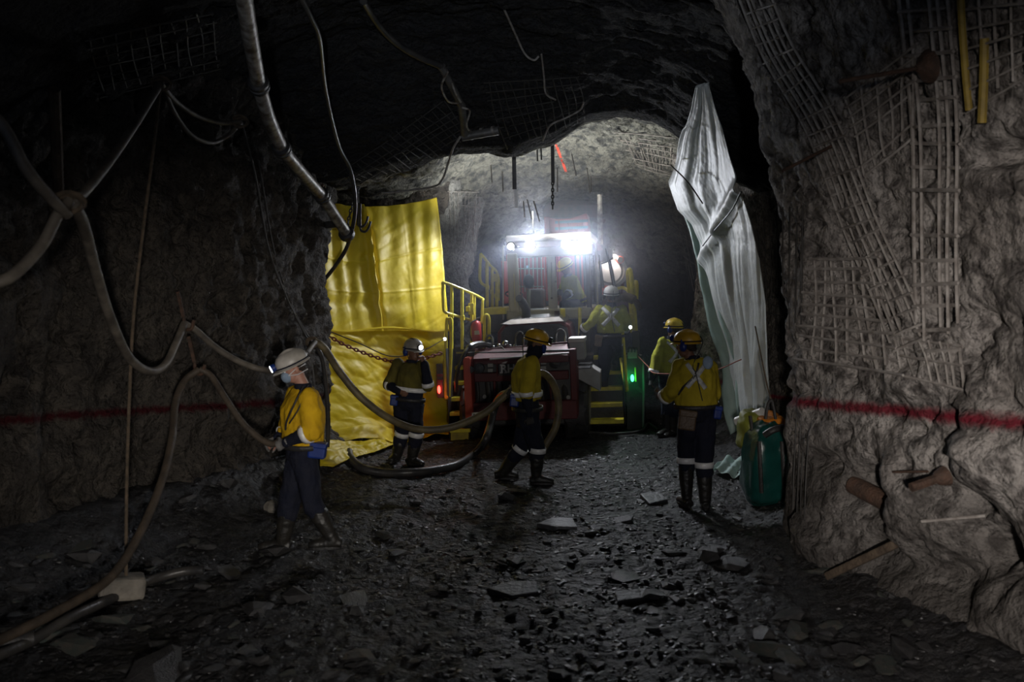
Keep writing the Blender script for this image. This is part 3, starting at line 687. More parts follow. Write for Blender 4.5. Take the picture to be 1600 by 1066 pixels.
# right boxes, steps, rails
lb('tool_box', 889, 535, 914, 562, 13.3, .45, M['grey'])
lb('tool_box_lid', 887, 529, 914, 535, 13.27, .5, M['lgrey'])
MB(MLD).prism([L(902, 578, 13.5), L(920, 571, 13.5), L(938, 582, 13.5), L(938, 612, 13.5), L(902, 592, 13.5)], (0, .5, 0)).build('battery_box', M['grey'], loader, smooth=False, bevel=.015)
lb('battery_lid', 902, 571, 924, 576, 13.48, .5, M['steel'])
for k, (y, x0, x1) in enumerate(((540, 928, 970), (557, 925, 972), (582, 923, 972), (606, 922, 973), (631, 922, 973), (657, 922, 975))):
    d = 13.75 + .22 * (5 - k)
    lb('step_tread', x0, y, x1, y + 4.5, d, .24, M['safety'], bevel=.006)
    if k: lb('step_riser', x0, y - 19, x1, y, d + .2, .02, M['black'], bevel=0)
lb('step_stringer', 918, 612, 922, 664, 13.6, .9, M['grey'])
lt('stringer_post', [(918, 664, 13.6), (917, 640, 13.6), (916, 610, 13.6)], .025, M['grey'])
lb('step_stringer', 973, 540, 977, 664, 13.7, 1.2, M['dark'])
lt('hand_rail', [(980, 610, 13.75), (977, 570, 13.9), (973, 520, 14.3), (974, 512, 14.35), (968, 512, 14.4)], .026, M['safety'], sp=4)
lt('hand_rail', [(980, 612, 13.8), (975, 590, 13.9), (970, 560, 14.1)], .024, M['safety'], sp=3)
lt('hand_rail', [(906, 530, 14.5), (906, 484, 14.6), (907, 481, 14.6)], .028, M['safety'])
lt('hand_rail', [(994, 525, 14.3), (990, 470, 14.3), (986, 430, 14.3), (984, 421, 14.3), (981, 430, 14.4), (985, 470, 14.5), (988, 520, 14.5)], .034, M['safety'], sp=4)
lt('hand_rail', [(994, 475, 14.5), (995, 445, 14.5), (992, 443, 14.6), (992, 475, 14.7)], .032, M['safety'], sp=3)
lt('hand_rail', [(965, 451, 14.8), (975, 450, 14.8), (983, 457, 14.6), (985, 468, 14.5)], .028, M['safety'], sp=3)
for y in (437, 468, 490): lb('rail_clamp', 983, y, 991, y + 5, 14.28, .1, M['safety'])
lb('rail_socket', 987, 518, 1001, 552, 14.2, .3, M['dark'])
ml = ldisc('marker_lamp', 985, 511.5, 14.1, .03, .05, M['black']); ldisc('lamp_lens', 985, 511.5, 14.09, .026, .01, M['headlit'], ml)
vb = lb('valve_block', 980, 548, 996, 560, 14.1, .15, M['grey'])
for k in range(3): lt('valve_hose', [(982 + 5 * k, 550, 14.05), (983 + 5 * k, 543, 14.0), (987 + 4 * k, 545, 14.1)], .014, M['black'], vb, sp=3)
gm = lb('lamp_plate', 991, 574, 995, 597, 14.05, .02, M['safety'])
MB(MLD).ball(L(988, 591, 14.0), (.026, .02, .055), nu=10, nv=8).build('green_marker_lens', M['greenlit'], gm)
lamp('green_marker_lamp', 'POINT', P(987, 591, 13.88), .6, (.04, 1, .25), size=.03)
# wheels
def wheel(px, py, d, r, wd):
    c = L(px, py, d); w_ = MB(MLD)
    w_.lathe([(r * .55, -wd / 2), (r * .9, -wd / 2), (r, -wd * .36), (r, wd * .36), (r * .9, wd / 2), (r * .55, wd / 2)], c, (1, 0, 0), 28)
    o = w_.build('tyre', M['black'], loader)
    lug = MB(MLD)
    for k in range(22):
        q = 2 * math.pi * k / 22; s = (-1) ** k
        a = c + Vector((s * wd * .02, math.cos(q) * r, math.sin(q) * r)); b = c + Vector((s * wd * .42, math.cos(q + .16) * r, math.sin(q + .16) * r))
        lug.bar(a, b, .06, .06, Vector((1, 0, 0)))
    lug.build('tread_lugs', M['black'], o, smooth=False)
    MB(MLD).lathe([(r * .2, -wd * .3), (r * .56, -wd * .34), (r * .56, wd * .34), (r * .2, wd * .3)], c, (1, 0, 0), 20).build('rim', M['red'], o)
wheel(903, 641, 13.75, .50, .36); wheel(745, 646, 13.85, .50, .36); wheel(991, 613, 14.75, .62, .34); wheel(712, 618, 15.0, .62, .34)
lt('mud_flap', [(1004, 560, 14.15), (1006, 600, 14.1), (1005, 668, 14.1)], .02, M['grey'], n=6)
MB(MLD).prism([L(979, 556, 14.12), L(998, 553, 14.12), L(1004, 562, 14.12), L(1006, 670, 14.12), L(980, 672, 14.12)], (0, .03, 0)).build('mud_flap', M['dark'], loader, smooth=False)
lb('chassis', 800, 560, 930, 640, 14.5, 2.2, M['dark'])

# round rusty fan casing hung from the roof behind, with its chain
fan = empty('fan_casing', P(895, 340, 18.2), 'rusty round fan casing hanging from the roof behind the hopper', 'fan')
MB().lathe([(.52, -.1), (.56, -.1), (.58, .06), (.52, .18), (.3, .24), (.1, .25)], P(893, 333, 18.2), (0, -.12, 1), 28).build('casing', M['rust'], fan)
MB().lathe([(.6, -.03), (.66, -.02), (.66, .03), (.6, .03)], P(893, 341, 18.2), (0, -.12, 1), 28).build('flange', M['dark'], fan)
MB().bar(P(915, 337, 18.1), P(945, 346, 18.0), .08, .05).build('bracket_arm', M['rust'], fan, smooth=False)
# ------------------------------------------------------------------ people
def remesh(mb, voxel, smooth=3, wrinkle=0, wscale=(9, 9, 5)):
    ob = bpy.data.objects.new('tmp', mb.mesh('tmp', False)); C.objects.link(ob)
    q = ob.modifiers.new('r', 'REMESH'); q.mode = 'VOXEL'; q.voxel_size = voxel
    if smooth: q = ob.modifiers.new('s', 'SMOOTH'); q.iterations = smooth; q.factor = .5
    dg = bpy.context.evaluated_depsgraph_get(); me = bpy.data.meshes.new_from_object(ob.evaluated_get(dg))
    bpy.data.objects.remove(ob)
    n = len(me.vertices); me.polygons.foreach_set('use_smooth', [True] * len(me.polygons))
    if wrinkle:
        a = np.empty(n * 3); me.vertices.foreach_get('co', a); a = a.reshape(-1, 3)
        nr = np.empty(n * 3); me.vertices.foreach_get('normal', nr); nr = nr.reshape(-1, 3)
        d = fbm(a * np.array(wscale), 3, ridged=True) - .15
        a = a + nr * (d * wrinkle)[:, None]; me.vertices.foreach_set('co', a.reshape(-1)); me.update()
    return me
def bvh_of(me):
    return BVHTree.FromPolygons([v.co[:] for v in me.vertices], [tuple(p.vertices) for p in me.polygons])
def lerp(a, b, t): return a + (b - a) * t
def limb(mb, pts, rs, n=12):
    mb.tube(pts, rs, n)
    for p, r in zip(pts, rs): mb.ball(p, r * .99, nu=12, nv=8)
def hand(mb, wrist, d, palm, curl=.5, s=1.0, spread=.0):
    """palm and five bent fingers; d = direction of the hand, palm = the way the palm faces"""
    d = d.normalized(); palm = (palm - d * palm.dot(d)).normalized(); sd = d.cross(palm)
    k = wrist + d * .085 * s
    mb.tube([wrist, wrist + d * .03 * s, k], [.021 * s, .019 * s, .018 * s], 10, sd, [1.25, 1.9, 2.3])
    for j, ln in enumerate((.068, .078, .073, .056)):
        o = (j - 1.5) * .0205 * s; p = k + sd * o - d * .008; pts = [p - d * .02 * s, p]; a = .15; dr = (d + sd * o * spread * 8).normalized()
        for q in (.45, .32, .25):
            a += curl * (1 if q < .45 else .7); v = dr * math.cos(a) + palm * math.sin(a); p = p + v * (ln * q * s); pts.append(p)
        mb.tube(pts, [.0098 * s, .0098 * s, .0092 * s, .0088 * s, .0072 * s], 8)
        mb.ball(pts[-1], .0078 * s, nu=8, nv=6)
    b = wrist + d * .028 * s - sd * .028 * s; t1 = (d * .62 - sd * .6 + palm * .45).normalized(); t2 = (d * .8 - sd * .1 + palm * .55).normalized()
    pts = [b + sd * .012, b + t1 * .035 * s, b + t1 * .035 * s + t2 * .03 * s, b + t1 * .035 * s + t2 * .052 * s]
    mb.tube(pts, [.014 * s, .012 * s, .0105 * s, .0085 * s], 8); mb.ball(pts[-1], .0088 * s, nu=8, nv=6)
def frame_of(yaw, pitch):
    """yaw: 0 looks at the camera, 90 to the right of the picture, 180 away; pitch > 0 looks down"""
    y, p = R(yaw), R(pitch)
    f = Vector((math.sin(y) * math.cos(p), -math.cos(y) * math.cos(p), -math.sin(p)))
    s = Vector((-math.cos(y), -math.sin(y), 0)); u = s.cross(f); return s, f, u    # right hand side, forward, up
def ring_band(name, a, b, ra, rb, m, par, side=None, ratio=1, n=20):
    mb = MB(); mb.tube([a, lerp(a, b, .5), b], [ra, (ra + rb) / 2, rb], n, side, ratio, cap=False)
    return mb.build(name, m, par, solid=.006)
def surf_strip(name, bv, pts, width, up, m, par, off=.006, n=14):
    """a cloth strip following the surface between points that lie outside it"""
    pts = spline(pts, n); A = np.zeros((len(pts), 3, 3))
    for i, (p, nd) in enumerate(pts_dirs(pts, up)):
        t = (pts[min(i + 1, len(pts) - 1)] - pts[max(i - 1, 0)]).normalized(); s = t.cross(nd).normalized()
        for j in (-1, 0, 1):
            q = p + s * (j * width / 2); h = bv.ray_cast(q, nd)
            if h[0] is None: h = bv.find_nearest(q)
            A[i, j + 1] = h[0] - nd * off
    mb = MB(); mb.grid(A); return mb.build(name, m, par, solid=.004)
def pts_dirs(pts, up): return [(p, up) for p in pts]

def person(label, d, J, head_yaw, head_pitch, face_skin, hat, jacket, yaw, gloves, spec):
    Q = lambda t: P(t[0], t[1], d + (t[2] if len(t) > 2 else 0))
    j = {k: Q(v) for k, v in J.items()}
    foot = (j['anL'] + j['anR']) / 2; foot.z = fz(foot.x, foot.y) if spec.get('ground', True) else min(j['anL'].z, j['anR'].z) - .1
    root = empty('person', foot, label, 'person', 'mine workers')
    ts, tf, tu = frame_of(yaw, 0)
    hs, hf, hu = frame_of(head_yaw, head_pitch); c = j['head']
    H = lambda x, y, z: c + hs * x + hf * y + hu * z
    HR = Matrix((hs, hf, hu)).transposed()
    pel, chest, neck = j['pel'], j['chest'], j['neck']; waist = lerp(pel, chest, .45); side = (j['shR'] - j['shL'])
    wsh = side.length / 2; side = side.normalized(); bulk = spec.get('bulk', 1.0) * 1.08
    wsh = max(wsh, .165)
    tor_p = [pel - (chest - pel).normalized() * .08, pel, waist, chest, lerp(chest, neck, .55), neck]
    dep = [.105, .122, .112, .125, .10, .06]
    rat = [1.45, 1.42, 1.42, 1.45, wsh / .10 * .98, 1.05]
    # --- continuous body: head, neck, trunk, arms, hands, legs
    mb = MB()
    mb.tube(tor_p, [v * .86 for v in dep], 16, side, rat); mb.ball(chest, (.13, .10, .13))
    mb.tube([neck - hu * .05, H(0, -.01, -.07)], [.058, .054], 12)
    mb.ball(H(0, .0, .02), (.075, .095, .105), HR, 18, 14); mb.ball(H(0, .035, -.055), (.055, .06, .062), HR, 14, 10)   # skull, jaw
    mb.tube([H(0, .09, .01), H(0, .112, -.022), H(0, .098, -.034)], [.010, .016, .014], 8)                              # nose
    mb.tube([H(-.045, .082, .032), H(0, .094, .036), H(.045, .082, .032)], .012, 8)                                     # brow
    mb.tube([H(-.022, .088, -.062), H(.022, .088, -.062)], .010, 8)                                                     # lips
    for s in (-1, 1):
        mb.ball(H(s * .078, -.012, -.005), (.010, .022, .034), HR, 8, 6)
        sh, el, wr = j['sh' + 'LR'[s > 0]], j['el' + 'LR'[s > 0]], j['wr' + 'LR'[s > 0]]
        limb(mb, [sh, lerp(sh, el, .5), el, lerp(el, wr, .4), wr], [.055, .047, .041, .041, .028])
        hp, kn, an = j['hp' + 'LR'[s > 0]], j['kn' + 'LR'[s > 0]], j['an' + 'LR'[s > 0]]
        limb(mb, [hp, lerp(hp, kn, .5), kn, lerp(kn, an, .35), an], [.085, .075, .055, .055, .04])
        hd = j.get('ha' + 'LR'[s > 0]); hd = (hd - wr) if hd else (wr - el)
        pf = spec.get('palm' + 'LR'[s > 0], -tf * .3 - ts * s)
        hand(mb, wr, hd, pf, spec.get('curl', .55))
        t = j['to' + 'LR'[s > 0]] - an; t.z = 0; t = t.normalized() if t.length > .02 else tf; limb(mb, [an, an + t * .07 + Vector((0, 0, -.02)), an + t * .12 + Vector((0, 0, -.03))], [.04, .03, .022])
    body = put('body', remesh(mb, .0075, 2), face_skin, root)
    for s in (-1, 1):
        mb = MB(); mb.ball(H(s * .032, .084, .014), .0125, nu=10, nv=8)
        e = mb.build('eye', M['white'], root); mb = MB(); mb.ball(H(s * .032, .0935, .0135), .006, nu=8, nv=6); mb.build('iris', M['hair'], e)
    mb = MB(); mb.ball(H(0, -.018, .03), (.082, .088, .095), HR, 16, 12); mb.tube([H(-.05, -.07, -.03), H(0, -.09, -.035), H(.05, -.07, -.03)], .022, 8)
    put('hair', remesh(mb, .012, 2), M['hair'], root)
    # --- clothes
    mb = MB(); lo = spec.get('shirt_low', -.02)
    mb.tube([lerp(pel, chest, lo), waist, chest, lerp(chest, neck, .55), lerp(chest, neck, .93)], [v * bulk for v in (.138, .134, .140, .108, .072)], 20, side, [1.38, 1.38, 1.40, wsh / .108 * 1.0, 1.05])
    fore = spec.get('yellow_to', 1.25)
    for s in 'LR':
        sh, el, wr = j['sh' + s], j['el' + s], j['wr' + s]
        inn = lerp(sh, chest, .3)
        pts = [inn, sh, lerp(sh, el, .5), el]; rs = [.075, .078, .071, .066]
        if fore > 1: pts.append(lerp(el, wr, fore - 1)); rs.append(.060)
        limb(mb, pts, [r * bulk for r in rs])
    jm = remesh(mb, .0125, 3, .026, (6, 6, 3.5)); jb = bvh_of(jm)
    jk = put('jacket', jm, jacket, root)
    mb = MB(); mb.tube([neck - tu * .05 - tf * .0, neck + tu * .035], [.085, .072], 14, side, 1.05); put('collar', remesh(mb, .01, 2), spec.get('collar', M['navy']), jk)
    if fore < 2:                                                        # navy lower sleeves with a silver band
        for s in 'LR':
            el, wr = j['el' + s], j['wr' + s]; a = lerp(el, wr, max(0, fore - 1))
            mb = MB(); limb(mb, [a, lerp(a, wr, .5), lerp(el, wr, .95)], [.062 * bulk, .056, .046])
            put('lower_sleeve', remesh(mb, .011, 2, .009, (9, 9, 6)), M['navy'], jk)
            t = (wr - el).normalized(); ring_band('sleeve_band', a - t * .022, a + t * .03, .071 * bulk, .069 * bulk, M['tape'], jk)
    # trousers
    mb = MB(); mb.tube([pel + (chest - pel).normalized() * spec.get('waist_up', .12), pel + (chest - pel).normalized() * .02, lerp(pel, (j['hpL'] + j['hpR']) / 2, 1.0) - Vector((0, 0, .03))], [.128, .138, .125], 18, side, [1.3, 1.32, 1.32])
    for s in 'LR':
        hp, kn, an = j['hp' + s], j['kn' + s], j['an' + s]
        limb(mb, [hp, lerp(hp, kn, .5), kn, lerp(kn, an, .3)], [.110, .102, .085, .080])
    put('trousers', remesh(mb, .0125, 3, .024, (6.5, 6.5, 4.5)), M['navy'], root)
    mb = MB(); bp = lerp(pel, chest, spec.get('belt', .22)); up = (chest - pel).normalized()
    bl = ring_band('belt', bp - up * .022, bp + up * .022, .151 * bulk, .151 * bulk, M['black'], root, side, 1.36)
    for s in 'LR':                                                      # gumboots
        kn, an, to = j['kn' + s], j['an' + s], j['to' + s]; dr = to - an; dr.z = 0
        dr = dr.normalized() if dr.length > .02 else tf.copy()
        top = lerp(kn, an, .34); g = spec.get('soleZ'); z0 = an.z - .085
        if spec.get('ground', True) and an.z < fz(an.x, an.y) + .17: z0 = fz(an.x, an.y) + .004
        mb = MB(); limb(mb, [top, lerp(top, an, .5), an], [.083, .071, .056])
        bx = an.copy(); bx.z = z0
        fs_ = Vector((-dr.y, dr.x, 0))
        mb.tube([bx - dr * .075 + Vector((0, 0, .045)), bx + Vector((0, 0, .058)), bx + dr * .08 + Vector((0, 0, .05)), bx + dr * .16 + Vector((0, 0, .042)), bx + dr * .205 + Vector((0, 0, .035))],
                [.042, .055, .048, .040, .028], 14, fs_, [1.0, .95, 1.02, 1.2, 1.2])
        mb.tube([lerp(top, an, .8), bx + Vector((0, 0, .05))], [.055, .052], 12)
        bt = put('gumboot', remesh(mb, .01, 2, .006, (6, 6, 14)), M['boot'], root)
        mb = MB(); out = []
        for q in np.linspace(0, 2 * math.pi, 22, endpoint=False):
            l_ = math.cos(q); out.append(bx + dr * (.065 + .145 * l_) + fs_ * (math.sin(q) * (.05 + .008 * l_)))
        mb.prism(out, (0, 0, .026)); mb.build('sole', M['black'], bt, smooth=False, bevel=.004)
        if spec.get('knee_band'):
            t = (an - kn).normalized(); k0 = lerp(kn, an, spec['knee_band']); ring_band('knee_band', k0 - t * .03, k0 + t * .03, .098, .096, M['tape'], root)
    if gloves:
        for s in 'LR':
            wr, el = j['wr' + s], j['el' + s]; hd = j.get('ha' + s); hd = (hd - wr) if hd else (wr - el)
            mb = MB(); hand(mb, wr, hd, spec.get('palm' + s, -tf * .3 - ts * (1 if s == 'R' else -1)), spec.get('curl', .55), 1.16)
            mb.tube([wr - hd.normalized() * .05, wr + hd.normalized() * .02], [.046, .036], 12)
            put('glove', remesh(mb, .0075, 2), gloves, root)
    # --- hard hat with lamp, band and ear muffs
    ht = MB(); rows = []
    for z, k in ((.035, 1.0), (.07, .99), (.105, .93), (.135, .78), (.157, .52), (.166, .22)): rows.append((z, k))
    n = 28; vs = [H(.118 * k * math.cos(q), -.008 + .145 * k * math.sin(q), z) for z, k in rows for q in np.linspace(0, 2 * math.pi, n, endpoint=False)] + [H(0, -.008, .168)]
    fs = [(i * n + a, i * n + (a + 1) % n, (i + 1) * n + (a + 1) % n, (i + 1) * n + a) for i in range(len(rows) - 1) for a in range(n)] + [((len(rows) - 1) * n + a, (len(rows) - 1) * n + (a + 1) % n, len(vs) - 1) for a in range(n)]
    ht.add(vs, fs)
    helm = ht.build('hard_hat', hat, root, solid=.005)
    br = MB(); v0, v1 = [], []
    for q in np.linspace(0, 2 * math.pi, n, endpoint=False):
        f_ = max(0, math.sin(q)) ** 3; x, y = .118 * math.cos(q), .145 * math.sin(q)
        v0.append(H(x, y - .008, .036)); v1.append(H(x * 1.10, y * (1.07 + .26 * f_) - .008, .028 - .012 * f_))
    br.add(v0 + v1, [(a, n + a, n + (a + 1) % n, (a + 1) % n) for a in range(n)]); br.build('brim', hat, helm, solid=.007)
    for s in (-1, 0, 1):
        rg = MB(); rg.tube([H(s * .035, y, .036 + .134 * math.sqrt(max(0, 1 - (y / .146) ** 2 - (s * .035 / .12) ** 2))) - hf * .008 for y in np.linspace(-.12, .12, 13)], .008, 8); rg.build('crown_ridge', hat, helm)
    rb = MB(); rb.tube([H(.121 * math.cos(q), -.008 + .149 * math.sin(q), .052) for q in np.linspace(0, 2 * math.pi, 30)], .007, 6, cap=False); rb.build('lamp_strap', M['navy'], helm)
    if spec.get('lamp', True):
        hl = MB(); hl.tube([H(0, .135, .08), H(0, .175, .078)], [.034, .038], 14); hb = hl.build('head_lamp', spec.get('lampcol', M['black']), helm, bevel=.004)
        ll = MB(); ll.tube([H(0, .174, .078), H(0, .180, .0778)], [.032, .03], 14); ll.build('lamp_lens', M['headlit'] if spec.get('lit') else M['steel'], hb)
        if spec.get('lit'): lamp('head_lamp_light', 'SPOT', H(0, .20, .078), spec['lit'], (.88, .94, 1), H(0, 3, -.4), .03, 70, .6)
    cb = [H(.03, .12, .11), H(.03, .0, .176), H(.02, -.12, .12), H(.01, -.175, .03), neck - tf * .11 - tu * .06, lerp(chest, neck, .2) - tf * .17, lerp(pel, chest, .35) - tf * .165 + side * .05]
    cm = MB(); cm.tube(spline(cb, 6), .0055, 6); cm.build('lamp_cord', M['black'], helm)
    if spec.get('muffs'):
        for s in (-1, 1):
            mf = MB(); mf.ball(H(s * .112, -.015, .0), (.03, .042, .052), HR, 12, 8); mf.tube([H(s * .118, -.01, .03), H(s * .128, -.005, .075)], .008, 6); mf.build('ear_muff', spec['muffs'], helm)
    if spec.get('mask') is not None:
        mk = MB(); mk.ball(H(0, .082, -.04), (.058, .052, .056), HR, 16, 12); mo = put('dust_mask', remesh(mk, .009, 2), spec['mask'], root)
        for z in (.0, -.05):
            tb = MB(); tb.tube([H(-.05, .07, -.03), H(-.082, .0, z), H(-.05, -.1, z), H(.05, -.1, z), H(.082, .0, z), H(.05, .07, -.03)], .004, 6); tb.build('mask_strap', M['white'], mo)
    if spec.get('scarf'):
        sc = MB(); sc.tube([H(0, -.01, -.15), H(0, .012, -.075), H(0, .018, -.01)], [.085, .098, .094], 16, hs, .86); put('neck_scarf', remesh(sc, .01, 3, .01, (8, 8, 14)), M['navy'], root)
    # --- silver marks
    if spec.get('cross'):
        m_, wd = spec['cross']; cc = lerp(chest, neck, .08) - tf * .3; a_, h_ = spec.get('cross_size', (.12, .15))
        for s in (-1, 1):
            surf_strip('back_cross_strip', jb, [cc + side * (-a_ * s) + tu * h_, cc, cc + side * (a_ * s) - tu * h_], wd, tf, m_, jk)
    if spec.get('waist_band'):
        t0 = lerp(pel, chest, spec['waist_band']); ring_band('waist_band', t0 - up * .028, t0 + up * .028, .152 * bulk, .152 * bulk, M['tape'], jk, side, 1.37)
    for x in spec.get('strips', ()):
        surf_strip('vest_strip', jb, [neck + tf * .3 + side * x + tu * .0, chest + tf * .3 + side * x, waist + tf * .3 + side * x], .045, -tf, M['tape'], jk)
    for nm, px, py, dd, sz, m_ in spec.get('pouches', ()):
        pp = P(px, py, d + dd); k = MB(); k.box((-sz[0] / 2, -sz[1] / 2, -sz[2] / 2), (sz[0] / 2, sz[1] / 2, sz[2] / 2), Matrix.Rotation(spec.get('pouch_tilt', .12), 3, 'Y'), pp)
        pb_ = k.build(nm, m_, root, smooth=False, bevel=.018)
        k = MB(); k.box((-sz[0] / 2 - .004, -sz[1] / 2 - .004, sz[2] * .18), (sz[0] / 2 + .004, sz[1] / 2 + .004, sz[2] / 2 + .006), Matrix.Rotation(spec.get('pouch_tilt', .12), 3, 'Y'), pp); k.build('flap', m_, pb_, smooth=False, bevel=.012)
    return root, j, jb

# A: front left, walking left with bowed head
pA, jA, bA = person('man in white hard hat and dust mask walking left beside the left wall', 7.8, dict(
    head=(459, 576), neck=(474, 605), chest=(473, 640), pel=(473, 704), shL=(482, 622, -.17), shR=(462, 618, .17), elL=(489, 673, -.24), elR=(449, 676, .2), wrL=(446, 692, -.16), wrR=(433, 686, .12), haL=(428, 700, -.10), haR=(418, 696, .06),
    hpL=(473, 712, -.09), hpR=(466, 712, .09), knL=(488, 786, -.09), knR=(452, 786, .09), anL=(520, 842, -.08), anR=(441, 850, .1), toL=(492, 862, -.1), toR=(415, 866, .1)),
    -68, 24, M['skinl'], M['hgrey'], M['ochre'], -78, M['glove'], dict(mask=M['mask'], lampcol=M['blue'], lit=.6, yellow_to=1.22, belt=.16, shirt_low=.2, waist_up=.16, bulk=1.14, pouches=[('blue_pouch', 496, 704, -.16, (.15, .1, .13), M['blue'])]))
mb = MB(); mb.tube(spline([P(474, 604, 7.64), P(462, 628, 7.56), P(449, 656, 7.58), P(446, 672, 7.6)], 6), .008, 6); mb.tube(spline([P(482, 602, 7.62), P(466, 640, 7.54), P(452, 662, 7.58)], 6), .006, 6); mb.build('lamp_lead', M['black'], pA)
# B: by the yellow tarpaulin, hand at the mouth, lamp on
pB, jB, bB = person('man with lit head lamp and hand at his mouth before yellow tarpaulin', 11.45, dict(
    head=(646, 550), neck=(644, 566), chest=(642, 588), pel=(638, 628), shL=(661, 572, -.06), shR=(622, 571, .05), elL=(669, 603, -.2), elR=(608, 601, .06), wrL=(663, 567, -.27), wrR=(624, 612, -.12), haL=(656, 551, -.23), haR=(633, 616, -.16),
    hpL=(649, 634), hpR=(629, 634, .03), knL=(650, 681, -.06), knR=(628, 680, .02), anL=(643, 724, -.02), anR=(618, 720, .1), toL=(664, 733, -.16), toR=(610, 732, -.1)),
    38, 4, M['skin'], M['hgrey'], M['jdark'], 18, None, dict(lit=1.2, yellow_to=1.05, belt=.12, waist_band=.52, shirt_low=.46, waist_up=.2, knee_band=-.06, muffs=M['blue'], collar=M['navy'], palmL=Vector((-.5, .6, -.2)), curl=.75, pouches=[('blue_flask', 616, 626, -.05, (.1, .09, .13), M['blue'])]))
# C: mid floor, walking right with the hose
pC, jC, bC = person('man in yellow hard hat walking right before the red grille with the muddy hose', 10.5, dict(
    head=(838, 537), neck=(831, 557), chest=(823, 585), pel=(824, 655), shR=(829, 569, -.17), shL=(826, 566, .17), elR=(823, 614, -.24), elL=(812, 608, .24), wrR=(827, 650, -.2), wrL=(803, 612, .1), haR=(830, 668, -.18), haL=(795, 610, .02),
    hpR=(829, 662, -.08), hpL=(822, 662, .08), knR=(840, 704, -.08), knL=(812, 702, .08), anR=(838, 744, -.06), anL=(783, 742, .14), toR=(865, 755, -.08), toL=(800, 757, .14)),
    78, 14, M['skin'], M['hyel'], M['jacket'], 82, M['gloveb'], dict(scarf=True, yellow_to=1.0, belt=.25, waist_band=.58, shirt_low=.52, waist_up=.32, knee_band=-.02, bulk=1.12, curl=.9, lamp=True, pouches=[('blue_pouch', 804, 626, -.1, (.11, .09, .14), M['blue'])]))
mb = MB(); mb.ball(jC['head'] + Vector((.085, -.02, -.05)), (.035, .06, .07)); put('blue_visor_mask', remesh(mb, .009, 2), M['blue'], pC)
# D: on the right-hand steps, back to the camera
pD, jD, bD = person('man in white hard hat climbing the yellow steps of the loader, back turned', 14.25, dict(
    head=(955, 463), neck=(955, 476), chest=(953, 496), pel=(954, 530), shL=(937, 484), shR=(971, 485), elL=(924, 503, -.03), elR=(980, 503, -.02), wrL=(909, 516, .12), wrR=(976, 518, .2), haL=(905, 526, .2), haR=(979, 514, .3),
    hpL=(947, 536), hpR=(962, 536), knL=(944, 578, .04), knR=(965, 556, .28), anL=(942, 622, .05), anR=(962, 586, .34), toL=(943, 630, .3), toR=(962, 594, .6)),
    180, -6, M['skin'], M['hwhite'], M['lime'], 180, M['gloveb'], dict(cross=(M['tapeg'], .06), lamp=False, ground=False, muffs=M['black'], yellow_to=1.7, belt=.14, shirt_low=.3, waist_up=.14, cross_size=(.13, .14), pouches=[('steel_flask_case', 935, 533, -.1, (.11, .08, .17), M['leather'])]))
# E: far right, facing left
pE, jE, bE = person('man in bright yellow hard hat standing farthest right, half hidden, arm hanging', 13.4, dict(
    head=(1053, 515), neck=(1050, 529), chest=(1047, 551), pel=(1045, 588), shL=(1034, 536, -.06), shR=(1066, 536, .1), elL=(1025, 566, -.1), elR=(1066, 568, .1), wrL=(1018, 592, -.14), wrR=(1060, 590, -.05), haL=(1015, 606, -.14), haR=(1058, 600, -.1),
    hpL=(1040, 594), hpR=(1050, 594), knL=(1041, 634), knR=(1052, 634, -.04), anL=(1042, 672), anR=(1051, 674), toL=(1032, 680, -.1), toR=(1040, 682, -.12)),
    -140, 0, M['skin'], M['hlime'], M['lime'], -150, M['gloveb'], dict(muffs=M['blue'], lampcol=M['blue'], yellow_to=1.55, shirt_low=.15, belt=.1, cross=(M['tapeg'], .05)))
# F: right of centre, back to the camera
pF, jF, bF = person('man in yellow hard hat with brown hip case and grey back cross', 9.3, dict(
    head=(1073, 541), neck=(1082, 560), chest=(1087, 588), pel=(1089, 642), shL=(1062, 574, .06), shR=(1111, 576, .06), elL=(1051, 612, -.04), elR=(1117, 616, .1), wrL=(1037, 622, .1), wrR=(1108, 632, .26), haL=(1023, 617, .18), haR=(1100, 630, .34),
    hpL=(1077, 652), hpR=(1101, 652), knL=(1072, 712, .06), knR=(1100, 718, .0), anL=(1073, 776, .02), anR=(1102, 786, -.02), toL=(1060, 784, .22), toR=(1098, 790, .26)),
    -128, 2, M['skin'], M['hyel'], M['jacket'], 172, M['glove'], dict(cross=(M['tapeg'], .045), cross_size=(.095, .12), muffs=M['blue'], lampcol=M['blue'], yellow_to=1.75, shirt_low=.2, belt=.14, bulk=1.06, knee_band=.12,
    pouches=[('leather_case', 1074, 657, -.17, (.17, .08, .2), M['leather']), ('blue_pouch', 1121, 645, -.08, (.08, .08, .13), M['blue'])]))
mb = MB(); mb.ball(P(1106, 567, 9.12), (.055, .035, .07)); put('hung_dust_mask', remesh(mb, .009, 2), M['mask'], pF)
surf_strip('shoulder_strap', bF, [P(1098, 570, 9.0), P(1090, 590, 9.0), P(1075, 606, 9.0), P(1066, 622, 9.0)], .02, Vector((0, 1, 0)), M['black'], pF)
